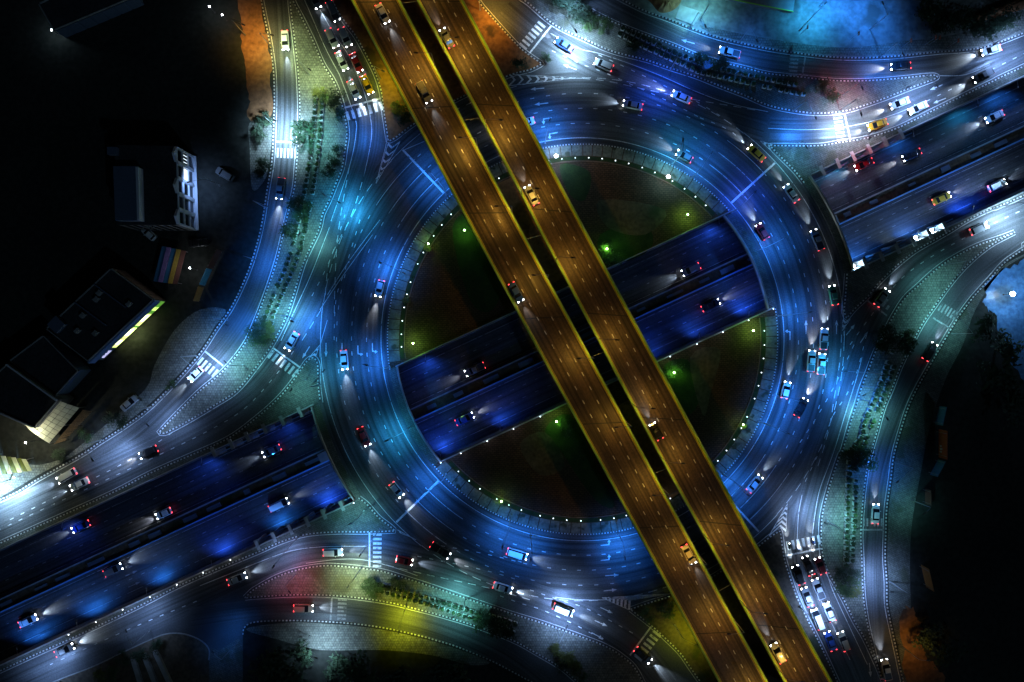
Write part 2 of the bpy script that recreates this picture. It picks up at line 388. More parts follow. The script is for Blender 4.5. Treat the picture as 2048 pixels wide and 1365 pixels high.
B_R = [(330, 867), (377, 842), (427, 812), (473, 782), (512, 735), (545, 688), (572, 635), (589, 585), (609, 522), (637, 462), (645, 430), (659, 400), (672, 367), (684, 337), (690, 300), (694, 263), (685, 213), (669, 167), (645, 127), (625, 80), (602, 33), (584, -5), (576, -60)]
nw_island = island('long paved island with planters left of the queue road', B_L+B_R, M['paver'], corners=(0, 17, 18, 40))
C_P = [(627, 716), (635, 728), (636, 750), (637, 775), (641, 806)]
C_L = [(-300, 1222), (-50, 1110), (0, 1087), (67, 1057), (150, 1020), (233, 982), (300, 947), (377, 913), (457, 877), (512, 837), (552, 802), (579, 772), (602, 740), (615, 722)]
def lip(x, y0, d): return (x, y0+(1024-x)*SLOPE+d)
island('triangular teal-lit island at the west mouth of the underpass', C_L+C_P, M['paver_b'], corners=(0,), close=[lip(641, U0, -1), lip(-300, U0, -1)])
D_P = [(640, -80), (665, 0), (685, 37), (712, 73), (735, 115), (752, 150), (763, 185), (769, 230), (777, 283), (792, 275), (825, 250), (870, 222), (920, 196), (970, 172), (1024, 149), (1060, 140), (1084, 128), (1067, 117), (1044, 100), (1024, 80), (979, 30), (955, 0), (905, -80)]
island('earth island under the north end of the flyovers', D_P, M['orange_soil'], corners=(0, 8, 16, 22))
E_P = [(1000, -50), (1030, -12), (1057, 7), (1091, 37), (1121, 57), (1171, 80), (1224, 103), (1291, 120), (1341, 137), (1391, 153), (1441, 173), (1491, 192), (1536, 211), (1586, 222), (1636, 227), (1686, 223), (1723, 213), (1769, 197), (1819, 177), (1869, 158), (1871, 152), (1853, 152), (1803, 157), (1736, 162), (1669, 162), (1603, 155), (1536, 148), (1491, 137), (1441, 125), (1391, 110), (1351, 93), (1311, 78), (1271, 63), (1231, 47), (1191, 27), (1157, 7), (1110, -25), (1080, -50)]
island('long curved island with two planter rows at upper right', E_P, M['paver_b'], corners=(0, 37))
F_K = [(1130, -60), (1244, 0), (1291, 23), (1331, 37), (1377, 55), (1424, 72), (1474, 85), (1536, 98), (1603, 108), (1669, 115), (1736, 116), (1803, 112), (1869, 105), (1936, 100), (1979, 92), (2048, 66), (2120, 35), (2600, -180)]
north_land = island('blue lit graded land above the upper right service road', F_K, M['blue_land'], close=[(2600, -1500), (1130, -1500)], name='ground')
G_P = [(1566, 319), (1550, 303), (1540, 292), (1569, 292), (1636, 292), (1676, 286), (1723, 279), (1763, 268), (1803, 253), (1869, 220), (1936, 187), (1986, 163), (2048, 133), (2500, -75)]
G_R = [(1608, 366), (1590, 343)]
island('triangular island with red lit corner above the east underpass', G_R+G_P, M['paver_b'], corners=(0, 4), close=[lip(2500, U0, -1), lip(1610, U0, -1)])
H_P = [(1694, 548), (1692, 575), (1690, 600), (1688, 622), (1693, 637), (1709, 618), (1736, 592), (1756, 567), (1789, 535), (1829, 503), (1869, 480), (1900, 462), (1936, 440), (1979, 419), (2048, 391), (2500, 184)]
island('dark triangular island below the east underpass mouth', H_P, M['paver_b'], corners=(0, 4), close=[lip(2500, L0, 1), lip(1692, L0, 1)])
I_P = [(2029, 465), (2003, 475), (1953, 492), (1903, 518), (1869, 542), (1836, 572), (1809, 597), (1785, 635), (1763, 678), (1749, 708), (1736, 742), (1723, 775), (1713, 808), (1703, 838), (1686, 898), (1679, 912), (1666, 950), (1653, 993), (1644, 1033), (1642, 1070), (1644, 1103), (1653, 1137), (1669, 1167), (1689, 1203), (1709, 1243), (1729, 1277), (1749, 1320), (1759, 1343), (1790, 1420), (1775, 1400), (1756, 1337), (1746, 1300), (1736, 1257), (1729, 1217), (1725, 1177), (1723, 1117), (1721, 1070), (1724, 1017), (1729, 967), (1738, 917), (1753, 865), (1766, 818), (1783, 778), (1803, 728), (1826, 682), (1846, 645), (1869, 612), (1903, 565), (1936, 528), (1979, 492)]
island('long island with planter rows right of the southern queue', I_P, M['paver'], corners=(0, 28))
J_K = [(2600, 230), (2100, 462), (2048, 498), (2009, 525), (1979, 558), (1943, 598), (1916, 635), (1896, 668), (1876, 702), (1853, 742), (1833, 778), (1816, 815), (1803, 855), (1788, 908), (1781, 960), (1773, 1017), (1771, 1070), (1770, 1117), (1773, 1163), (1774, 1210), (1783, 1257), (1793, 1303), (1803, 1350), (1820, 1420)]
east = island('dark vacant land on the right edge', J_K, M['dark_soil'], close=[(1820, 2900), (2600, 2900)], name='ground')
K_P = [(1261, 1219), (1301, 1205), (1344, 1192), (1400, 1168), (1460, 1132), (1510, 1098), (1540, 1074), (1560, 1062), (1563, 1083), (1568, 1117), (1578, 1150), (1593, 1193), (1615, 1240), (1645, 1300), (1700, 1420), (1440, 1420), (1384, 1340), (1361, 1307), (1331, 1277), (1301, 1250)]
island('earth island under the south end of the flyovers', K_P, M['soil'], corners=(0, 7, 14, 15))
L_P = [(490, 1196), (500, 1186), (512, 1177), (552, 1155), (595, 1140), (645, 1132), (685, 1133), (725, 1137), (765, 1143), (812, 1157), (862, 1173), (912, 1190), (962, 1207), (1024, 1228), (1074, 1243), (1124, 1260), (1171, 1277), (1211, 1293), (1244, 1313), (1274, 1343), (1310, 1420), (1225, 1420), (1157, 1365), (1124, 1337), (1074, 1307), (1024, 1280), (945, 1250), (879, 1230), (829, 1217), (779, 1205), (712, 1195), (645, 1190), (579, 1190), (512, 1194)]
island('long island with red and yellow light at the bottom', L_P, M['paver'], corners=(0, 20, 21))
M_K = [(1140, 1420), (1090, 1380), (1024, 1343), (979, 1320), (912, 1293), (869, 1280), (845, 1273), (779, 1258), (712, 1248), (645, 1243), (579, 1241), (512, 1244), (490, 1254), (486, 1270)]
south_land = island('unlit ground with bushes below the bottom service road', M_K, M['dark_soil'], close=[(486, 2600), (1140, 2600)], name='ground', line=False)
M2 = [(418, 1320), (418, 1298), (400, 1280), (367, 1268), (333, 1268), (300, 1280), (250, 1303), (187, 1333), (117, 1360), (40, 1395), (-200, 1505)]
island('rounded dark verge in the lower left corner', M2, M['soil'], close=[(-200, 2600), (418, 2600)], plain=True, name='ground', line=False)
N_P = [(717, 996), (735, 1010), (757, 1035), (779, 1052), (790, 1062), (729, 1064), (672, 1064), (612, 1069), (562, 1084), (512, 1106), (427, 1141), (353, 1174), (287, 1208), (213, 1244), (147, 1275), (67, 1311), (0, 1342), (-300, 1480)]
island('triangular teal paved island at the lower left underpass mouth', N_P, M['paver_b'], corners=(0, 4), close=[lip(-300, L0, 1), lip(717, L0, 1)])
# lit forecourts and pavements on the outer land
def apron(label, pts, mat, z=.137, name='pavement', sub=4, rough=0.0):
    q = smooth(pts, True, sub if not rough else 9); rr = random.Random(len(pts))
    if rough: q = [(x+rr.uniform(-rough, rough)+rough*math.sin(i*.7), y+rr.uniform(-rough, rough)) for i, (x, y) in enumerate(q)]
    return tag(MB().poly([P(*t) for t in q], z).build(name, mat), label, None, None, 'structure')
apron('orange earth strip along the top of the west road', [(470, -60), (480, 30), (487, 110), (497, 190), (500, 240), (541, 235), (543, 140), (536, 85), (525, 30), (512, -60)], M['orange_soil'], rough=2.2)
apron('grey paved strip beside the west service road crossing', [(500, 246), (500, 300), (505, 380), (530, 360), (540, 320), (542, 242)], M['paver'])
apron('paved forecourt in front of the lit shop', [(452, 620), (400, 620), (350, 660), (310, 730), (290, 780), (200, 860), (120, 925), (165, 902), (243, 852), (293, 814), (346, 762), (396, 705), (430, 654)], M['paver'])
apron('pale forecourt beside the yellow striped hut', [(-60, 930), (20, 925), (80, 930), (140, 915), (72, 953), (30, 978), (-60, 1020)], M['paver'])
apron('tiled footway along the upper right road', [(1400, 52), (1480, 68), (1600, 88), (1700, 96), (1800, 84), (1900, 72), (1990, 45), (2080, 10), (2100, 32), (2040, 62), (1976, 88), (1934, 95), (1869, 101), (1803, 108), (1736, 112), (1669, 111), (1603, 104), (1536, 94), (1474, 81), (1424, 68)], M['paver'])
apron('footway beside the lower right service road', [(2060, 505), (2000, 545), (1950, 620), (1925, 690), (1890, 760), (1860, 850), (1840, 950), (1822, 1060), (1820, 1180), (1830, 1300), (1850, 1400), (1815, 1400), (1797, 1303), (1787, 1257), (1778, 1210), (1777, 1163), (1774, 1117), (1775, 1070), (1777, 1017), (1785, 960), (1792, 908), (1807, 855), (1820, 815), (1837, 778), (1857, 742), (1880, 702), (1900, 668), (1920, 635), (1947, 598), (1983, 558), (2013, 527)], M['paver_b'])
apron('red earth patch in the lower right corner', [(1802, 1230), (1822, 1215), (1838, 1245), (1842, 1290), (1868, 1330), (1900, 1385), (1830, 1390), (1806, 1320)], M['orange_soil'], .142, rough=4)
apron('dark driveway mouth at the bottom left', [(420, 1308), (440, 1300), (484, 1278), (486, 1330), (488, 1440), (418, 1440)], M['paver_b'], .02, name='driveway')
apron('tiled footway along the bottom service road', [(492, 1258), (579, 1245), (645, 1247), (712, 1252), (779, 1262), (845, 1277), (912, 1297), (979, 1324), (940, 1330), (860, 1310), (760, 1300), (640, 1300), (560, 1280)], M['paver'])
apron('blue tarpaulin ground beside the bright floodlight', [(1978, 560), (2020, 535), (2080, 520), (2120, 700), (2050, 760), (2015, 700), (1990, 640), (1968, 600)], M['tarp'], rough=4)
# ------------------------------------------------------------------ central island
def half(ang0, ang1, r, y0, sgn):
    return arc(ang0, ang1, r, 80)
hI_u, hI_l = hits(RI, U0), hits(RI, L0)
hI_l = [hI_l[1], hI_l[0]+360]
isl_n = tag(MB().poly([P(*q) for q in arc(hI_u[0], hI_u[1], RI, 90)], .002, .12).build('traffic_island', M['plaza']), 'northern half of the central island with brick plaza', None, None, 'structure')
isl_s = tag(MB().poly([P(*q) for q in arc(hI_l[0], hI_l[1], RI, 90)], .002, .12).build('traffic_island', M['plaza']), 'southern half of the central island with brick plaza', None, None, 'structure')
for o, h in ((isl_n, hI_u), (isl_s, hI_l)):
    kerb(o, arc(h[0], h[1], RI-1, 120), step=.36)
    mb = MB()      # dark planted trench between footway and plaza
    mb.poly([P(*q) for q in arc(h[0]+3, h[1]-3, 366, 70)]+[P(*q) for q in arc(h[0]+3, h[1]-3, 358, 70)[::-1]], .126); mb.build('planting_bed', M['grass'], o)
    a = h[0]+1.6
    k = 0
    slabs = []
    while a+3.4 < h[1]-1:
        w = random.uniform(2.9, 3.6)
        q = arc(a+.13, a+w-.13, 388.5, 2)+arc(a+.13, a+w-.13, 367, 2)[::-1]
        z = random.uniform(.15, .19)
        MB().poly([P(*t) for t in q], .12, z).build('paving_slab', M['slab'], o)
        a += w; k += 1
    mb = MB()
    for q in (arc(h[0]+3, h[1]-3, 356, 70),): wall(mb, [P(*t) for t in q], .18, .12, .34)
    mb.build('garden_edging', M['tile_b'], o)
# shade lawns and tan beds inside the island
for o, pts, mt in ((isl_n, [(905, 455), (960, 430), (1010, 540), (985, 620), (940, 600)], 'grass'), (isl_n, [(1200, 470), (1290, 450), (1300, 500), (1215, 530)], 'grass'),
                   (isl_n, [(1120, 330), (1180, 345), (1170, 400), (1140, 390)], 'grass'), (isl_n, [(1200, 400), (1330, 420), (1290, 470), (1215, 455)], 'soil'),
                   (isl_s, [(1325, 740), (1375, 720), (1400, 790), (1370, 830)], 'grass'), (isl_s, [(1380, 715), (1440, 700), (1420, 790), (1405, 830)], 'soil'),
                   (isl_s, [(1090, 860), (1140, 830), (1190, 930), (1230, 1010), (1190, 1000), (1120, 900)], 'grass'), (isl_s, [(1040, 890), (1090, 865), (1130, 930), (1080, 950)], 'soil')):
    MB().poly([P(*q) for q in smooth(pts, True, 4)], .128 if mt == 'grass' else .131).build('garden_bed', M[mt], o)
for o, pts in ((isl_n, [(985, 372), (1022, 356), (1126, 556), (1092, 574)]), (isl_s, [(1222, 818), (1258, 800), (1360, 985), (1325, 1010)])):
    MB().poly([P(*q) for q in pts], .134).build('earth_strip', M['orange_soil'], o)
# ------------------------------------------------------------------ painted markings at street level
def px(pts, z=.017): return [P(*q)+Vector((0, 0, z)) for q in pts]
mb = LINES
strip(mb, px(arc(0, 360, 403, 240)), .15)
for a0, a1 in ((4, 52), (118, 137), (172, 232), (-62, -42)): strip(mb, px(arc(a0, a1, 524, 40)), .15)
for a0, a1 in ((52, 118), (137, 172), (232, 298), (-42, 4)): dashes(mb, px(arc(a0, a1, 523, 80)), .14, 2.4, 1.4)
for r in (432, 462, 492):
    for a0, a1 in ((133, 147), (-47, -33), (224, 236), (42, 54)): strip(mb, px(arc(a0, a1, r, 16)), .13)
D = MB()
for r in (432, 462, 492): dashes(D, px(arc(0, 360, r, 300)), .17, 1.0, 2.9 if r != 492 else 3.2, start=r*.01)
solid = [[(679, 150), (709, 233), (712, 267), (699, 333), (662, 443)], [(640, 20), (669, 70), (699, 115), (729, 187), (742, 243), (742, 283), (729, 347)],
         [(600, -20), (622, 30), (650, 95), (679, 150)], [(770, 227), (774, 277), (760, 337), (752, 367)], [(659, 455), (622, 550), (590, 620), (562, 682)],
         [(1101, 67), (1157, 97), (1197, 107), (1257, 127), (1324, 153), (1391, 183), (1457, 207), (1536, 224)], [(1536, 257), (1603, 260), (1669, 257), (1723, 248), (1786, 230), (1850, 203)],
         [(1724, 715), (1712, 760), (1690, 830), (1672, 890), (1658, 930), (1638, 985), (1627, 1050), (1625, 1080)], [(1604, 990), (1597, 1030), (1594, 1087)],
         [(512, 1127), (579, 1103), (645, 1094), (735, 1093)], [(400, 1172), (512, 1127)], [(612, 1127), (679, 1119), (732, 1121), (790, 1136), (835, 1152)],
         [(1649, 1130), (1665, 1180), (1700, 1256), (1735, 1330)], [(1610, 1110), (1625, 1160), (1655, 1230), (1700, 1320)],
         [(1054, 152), (1110, 157), (1164, 157)], [(1215, 1200), (1160, 1200), (1110, 1195)], [(640, 715), (641, 690), (655, 640)], [(1690, 650), (1688, 690)],
         [(1980, 130), (1930, 150), (1880, 152)], [(809, 300), (849, 283)], [(745, 470), (680, 560), (640, 620)], [(760, 440), (700, 520), (655, 590)]]
for s in solid: strip(mb, px(smooth(s, False, 6)), .14)
long_d = [[(642, 620), (605, 680), (587, 703)], [(1683, 670), (1680, 720), (1668, 800), (1655, 870), (1630, 950)], [(745, 1123), (799, 1137), (855, 1150), (912, 1162), (979, 1177), (1060, 1200)],
          [(1164, 157), (1216, 163), (1280, 177), (1390, 200), (1467, 213), (1536, 225)], [(742, 283), (729, 347), (702, 433), (660, 520), (650, 600)], [(699, 333), (680, 440), (672, 520), (668, 640)]]
for s in long_d: dashes(mb, px(smooth(s, False, 8)), .15, 2.2, 1.3)
short_d = [[(587, 703), (552, 750), (490, 817), (415, 863), (308, 915), (200, 966), (90, 1017), (-40, 1078)], [(1700, 690), (1736, 640), (1789, 572), (1831, 535), (1900, 492), (1988, 447), (2090, 400)],
           [(1733, 670), (1712, 750), (1690, 795), (1666, 832), (1640, 900), (1600, 985)], [(1708, 690), (1670, 770), (1630, 840), (1590, 900)], [(1104, 102), (1159, 127), (1212, 147), (1257, 167), (1330, 200), (1400, 236)],
           [(1197, 110), (1251, 135), (1304, 160), (1341, 178), (1387, 200), (1440, 232)], [(1060, 1180), (1124, 1202), (1167, 1215), (1221, 1242), (1271, 1270)], [(1000, 1192), (1044, 1208), (1084, 1220), (1150, 1250), (1215, 1285)],
           [(1853, 203), (1906, 177), (1958, 152), (2048, 108), (2120, 75)], [(835, 1113), (905, 1127), (985, 1145), (1050, 1165)], [(882, 1092), (940, 1102), (1000, 1115), (1060, 1130)],
           [(690, 430), (660, 520), (620, 600)], [(720, 440), (690, 540), (672, 600), (668, 690)], [(0, 1065), (-100, 1112)], [(60, 1068), (200, 1005), (330, 950)], [(1400, 236), (1460, 262), (1500, 300)],
           [(100, 1330), (260, 1258), (400, 1200)], [(20, 1040), (120, 990), (260, 920), (360, 855)]]
for s in short_d: dashes(D, px(smooth(s, False, 8)), .17, 1.0, 2.2)
def arrow(mb, x, y, dx, dy, turn=0, z=.018, n=1.0):
    p = P(x, y); d = Vector((dx, -dy, 0)).normalized(); nr = Vector((-d.y, d.x, 0)); p.z = z
    mb.add([p-d*1.7*n-nr*.11, p+d*.5*n-nr*.11, p+d*.5*n+nr*.11, p-d*1.7*n+nr*.11], [(0, 1, 2, 3)])
    if turn:
        q = p+d*.5*n+nr*turn*.11; e = nr*turn
        t = [q+e*.5+d*.45, q+e*1.2, q+e*.5-d*.45]; mb.add(t, [(0, 1, 2) if turn < 0 else (2, 1, 0)])
        t = [q-d*.3, q+e*.5-d*.12, q+e*.5+d*.12, q]; mb.add(t, [(0, 1, 2, 3) if turn < 0 else (3, 2, 1, 0)])
    else: mb.add([p+d*.5*n-nr*.42, p+d*1.8*n, p+d*.5*n+nr*.42], [(0, 1, 2)])
AR = MB()
for q in ((589, 690, -50, 80), (612, 705, -50, 80), (652, 700, 0, 1), (684, 700, 0, 1), (716, 705, .02, 1, 1), (745, 700, .02, 1, 1), (1140, 135, -90, -35), (1075, 178, -1, .1), (1083, 208, -1, .12),
          (1090, 238, -1, .15, 1), (1102, 268, -1, .2, 1), (1580, 667, 0, -1, 1), (1612, 655, 0, -1), (1673, 655, 0, -1), (1701, 660, 65, -80), (1728, 675, 55, -80), (1224, 1151, 1, -.06), (1220, 1181, 1, -.1), (1215, 1090, 1, -.1, 1),
          (1215, 1120, 1, -.1, 1), (1213, 1221, 95, 45), (1202, 1247, 100, 45), (1195, 1272, 95, 50), (1873, 175, -1, .4), (1879, 202, -1, .4), (1376, 84, -1, -.28), (160, 975, -1, .45), (1740, 1340, .1, 1), (140, 952, -1, .45)):
    arrow(AR, *q)
def cross(stop, z0, z1, n, depth, mat=0, name='zebra_crossing', wear=False, width=.45):
    """stop line a->b; zebra bars from z0 to z1 (centres), bar length depth (m) across the walk"""
    par = north if (stop or z0)[0][1] < lip((stop or [z0])[0][0], U0, 0)[1] else south
    mbx = MB()
    if stop: strip(mbx, px(stop, .020), .42)
    a, b = px([z0, z1], .020); d = (b-a); nr = Vector((-d.y, d.x, 0)).normalized()
    for i in range(n):
        c = a+d*(i+.5)/n; e = d.normalized()*(d.length/n*.5*.52)
        mbx.add([c-e-nr*depth/2, c+e-nr*depth/2, c+e+nr*depth/2, c-e+nr*depth/2], [(0, 1, 2, 3)])
    mbx.build(name, M['worn'] if wear else M['white'], par)
cross([(689, 216), (762, 197)], (690, 234), (768, 211), 7, 2.2)
cross([(552, 284), (595, 285)], (552, 306), (594, 308), 6, 2.4)
cross([(1059, 107), (1102, 53)], (1043, 97), (1086, 46), 7, 2.3)
cross([(1689, 228), (1701, 281)], (1674, 226), (1683, 284), 8, 2.2)
cross([(1611, 111), (1604, 154)], (1589, 108), (1585, 154), 6, 2.2, wear=True)
cross([(547, 697), (601, 736)], (538, 706), (595, 750), 7, 2.3)
cross([(410, 703), (446, 732)], (397, 720), (434, 750), 5, 2.3)
cross([(1733, 600), (1774, 632)], (1741, 585), (1782, 615), 5, 2.3, wear=True)
cross([(1866, 636), (1898, 656)], (1878, 612), (1914, 634), 6, 2.3, wear=True)
cross([(1570, 1112), (1645, 1097)], (1571, 1093), (1643, 1079), 7, 2.3)
cross([(739, 1065), (739, 1135)], (755, 1065), (754, 1137), 8, 2.1)
cross([(1302, 1254), (1260, 1311)], (1317, 1264), (1273, 1320), 7, 2.4)
cross([(664, 1194), (661, 1240)], (685, 1196), (683, 1242), 6, 2.2, wear=True)
cross([(1723, 1060), (1768, 1060)], (1724, 1045), (1767, 1045), 6, 2.0, wear=True)
ST = MB()
for a_ in (133.5, 42.5, 224.5, -47.5): strip(ST, px([ring(a_, 404), ring(a_, 522)], .021), .5)
ST.build('stop_line', M['white'], north)
CH = MB()
def chevrons(tip, base_l, base_r, n, w=.55):
    """nested V stripes filling the gore tip-base_l-base_r"""
    t, l, r = px([tip, base_l, base_r], .019)
    for i in range(1, n+1):
        f = i/n; pl, pr = t+(l-t)*f, t+(r-t)*f; ax = (t-(l+r)/2); ax = ax.normalized()*min((pl-pr).length*.45, ax.length*f*.8); mid = (pl+pr)/2+ax
        th = (l+r-t*2).normalized()*w/2
        CH.add([pl-th, mid-th, mid+th, pl+th], [(0, 1, 2, 3)]); CH.add([mid-th, pr-th, pr+th, mid+th], [(0, 1, 2, 3)])
    strip(CH, [l, t, r], .16)
chevrons((1158, 156), (1018, 172), (1020, 149), 8); chevrons((752, 368), (776, 288), (800, 284), 5); chevrons((1204, 1196), (1258, 1220), (1340, 1188), 7); chevrons((1575, 1008), (1572, 1062), (1538, 1072), 5)
chevrons((640, 690), (632, 712), (618, 716), 2); chevrons((1684, 662), (1686, 640), (1700, 640), 2); chevrons((832, 1080), (795, 1060), (800, 1066), 2); chevrons((1520, 282), (1545, 290), (1540, 300), 2)
CH.build('chevron_hatching', M['white'], north); AR.build('arrow_markings', M['white'], north); D.build('lane_dashes', M['white'], north); LINES.build('edge_lines', M['white'], north)
# carriageway overlays; wheel tracks whose streaked tone stands in for light trails
def ribbon(path, w, z, parent):
    c = resample([P(*q) for q in smooth(path, False, 6)], 1.5); vs = []; uv = []; fs = []
    for i, p in enumerate(c):
        t = (c[min(i+1, len(c)-1)]-c[max(0, i-1)]).normalized(); nr = Vector((-t.y, t.x, 0))
        for k in range(5):
            f = k/4-.5; q = p+nr*w*f; vs.append((q.x, q.y, z)); uv.append((w*f+50*z*1000, i*1.5))
    for i in range(len(c)-1):
        for k in range(4): fs.append((i*5+k+1, i*5+k, (i+1)*5+k, (i+1)*5+k+1))
    me = bpy.data.meshes.new('carriageway'); me.from_pydata(vs, [], fs); me.materials.append(M['asphalt_lane']); u = me.uv_layers.new(name='UVMap')
    for lp in me.loops: u.data[lp.index].uv = uv[lp.vertex_index]
    me.update()
    if me.polygons[0].normal.z < 0: me.flip_normals()
    return link('carriageway', me, parent)
for i, (pth, w, par) in enumerate((
    ([(565, -30), (572, 80), (575, 200), (572, 280), (560, 400), (535, 510), (500, 610), (440, 700), (370, 772), (280, 858), (180, 926), (60, 994), (-60, 1050)], 5.2, north),
    ([(600, -30), (640, 20), (670, 80), (700, 130), (722, 190), (732, 240), (728, 300), (705, 370), (680, 440), (650, 530), (610, 620), (570, 690), (520, 760), (440, 825), (330, 885), (200, 948), (40, 1022), (-60, 1070)], 8.0, north),
    ([(1530, 258), (1420, 222), (1300, 172), (1200, 132), (1140, 100), (1080, 60), (1010, 0)], 8.0, north), ([(2080, 92), (1930, 168), (1850, 207), (1780, 236), (1700, 255), (1600, 262), (1530, 260)], 6.4, north),
    ([(2080, 70), (1900, 124), (1800, 135), (1700, 140), (1600, 133), (1500, 118), (1400, 90), (1300, 48), (1220, 10), (1150, -30)], 4.8, north),
    ([(1720, 1390), (1690, 1320), (1650, 1240), (1622, 1170), (1608, 1110), (1614, 1040), (1640, 940), (1672, 850), (1700, 760), (1738, 650), (1790, 568), (1850, 512), (1940, 464), (2060, 410)], 7.0, south),
    ([(1755, 1400), (1742, 1180), (1746, 1060), (1753, 960), (1785, 850), (1840, 730), (1900, 640), (1960, 565), (2060, 490)], 4.8, south),
    ([(-40, 1390), (200, 1280), (400, 1190), (512, 1142), (600, 1106), (680, 1098), (740, 1100), (830, 1118), (920, 1142), (1020, 1178), (1120, 1214), (1200, 1250), (1275, 1300), (1340, 1380)], 7.2, south),
    ([(380, 1235), (520, 1217), (650, 1216), (780, 1232), (900, 1265), (1010, 1315), (1090, 1375)], 5.0, south))): ribbon(pth, w, .0035+.001*i, par)
# ------------------------------------------------------------------ underpass retaining walls and median
def wall_thing(y0, sgn, label):
    w = thing('retaining_wall', label, 'wall')
    pts = [TL(x, y0+sgn*3) for x in range(XA, XB+1, 110)]
    mb = MB(); wall(mb, pts, .7, DEPTH-.1, -.02); mb.build('wall_face', M['concrete_d'], w)
    segs = ((XA, 628), (792, 1466), (1622, XB)) if sgn < 0 else ((XA, 704), (880, 1546), (1702, XB))
    for xa, xb in segs:
        mb = MB(); wall(mb, [TL(xa, y0+sgn*2), TL(xb, y0+sgn*2)], .28, .135, .95); mb.build('parapet', M['concrete'], w)
        mb = MB(); n = int((xb-xa)/16)
        mb2 = MB(); mb2.tube(TL(xa, y0+sgn*2, 1.2), TL(xb, y0+sgn*2, 1.2), .05); mb2.build('handrail', M['steel'], w)
    return w
wN = wall_thing(U0, -1, 'north retaining wall of the underpass with concrete parapet')
wS = wall_thing(L0, 1, 'south retaining wall of the underpass with concrete parapet')
def pilaster(x, y0, sgn, w):
    p = TL(x, y0); d = (TL(x+10, y0)-p).normalized(); nr = Vector((-d.y, d.x, 0))*(-sgn)   # into the cutting
    nr = -nr if sgn < 0 else -nr
    inn = Vector((d.y, -d.x, 0)) if sgn < 0 else Vector((-d.y, d.x, 0))
    rz = math.atan2(d.y, d.x); c = p+inn*.55
    mb = MB(); mb.box((c.x, c.y, -2.3), (.75, 1.3, 6.2), rz); mb.box((c.x-inn.x*.4, c.y-inn.y*.4, .95), (.85, 2.6, .35), rz)
    mb.build('pilaster', M['concrete'], w)
    q = p+inn*.9-d*.2; mb = MB(); mb.box((q.x+d.x*2.3, q.y+d.y*2.3, -1.2), (3.6, .25, .3), rz); mb.build('strut', M['blue_wall'], w)
for x in (430, 465, 497, 531, 566, 602): pilaster(x, U0, -1, wN)
for x in (1641, 1672, 1702, 1734, 1766, 1798): pilaster(x, U0, -1, wN)
for x in (1727, 1759, 1791, 1823, 1855, 1886): pilaster(x, L0, 1, wS)
for x in (518, 551, 584, 617, 650, 686): pilaster(x, L0, 1, wS)
med = thing('median_barrier', 'pale double median wall running down the middle of the underpass', 'barrier')
for y0, mt in ((726, 'concrete'), (752, 'blue_wall')):  # second wall's blue is lamp light put into its colour
    pts = [TL(x, y0, DEPTH+1.1) for x in (XA, XB)]
    for p in pts: p.z = DEPTH
    mb = MB(); wall(mb, pts, .32, 0, 1.1); mb.build('barrier_wall', M[mt], med)
pts = [TL(x, 739, DEPTH) for x in (XA, XB)]
mb = MB(); wall(mb, pts, 2.5, .01, .25); mb.build('median_bed', M['soil'], med)
random.seed(3)
for k in range(34):
    x = 20+k*60+random.uniform(-14, 14); p = TL(x, 739, DEPTH+.3); d = TL(x+10, 739)-TL(x, 739)
    mb = MB(); mb.box((p.x, p.y, DEPTH+.4), (random.uniform(1.5, 4.5), random.uniform(.6, 1.4), .3), math.atan2(d.y, d.x)); mb.build('drain_cover', M['roof_b'], med)
for x in (1510, 815, 1655, 655):
    p = TL(x, 739, DEPTH); d = TL(x+10, 739)-TL(x, 739)
    mb = MB(); mb.box((p.x, p.y, DEPTH+1.4), (3.2, 2.3, 2.6), math.atan2(d.y, d.x)); mb.build('bridge_pier', M['concrete'], med)
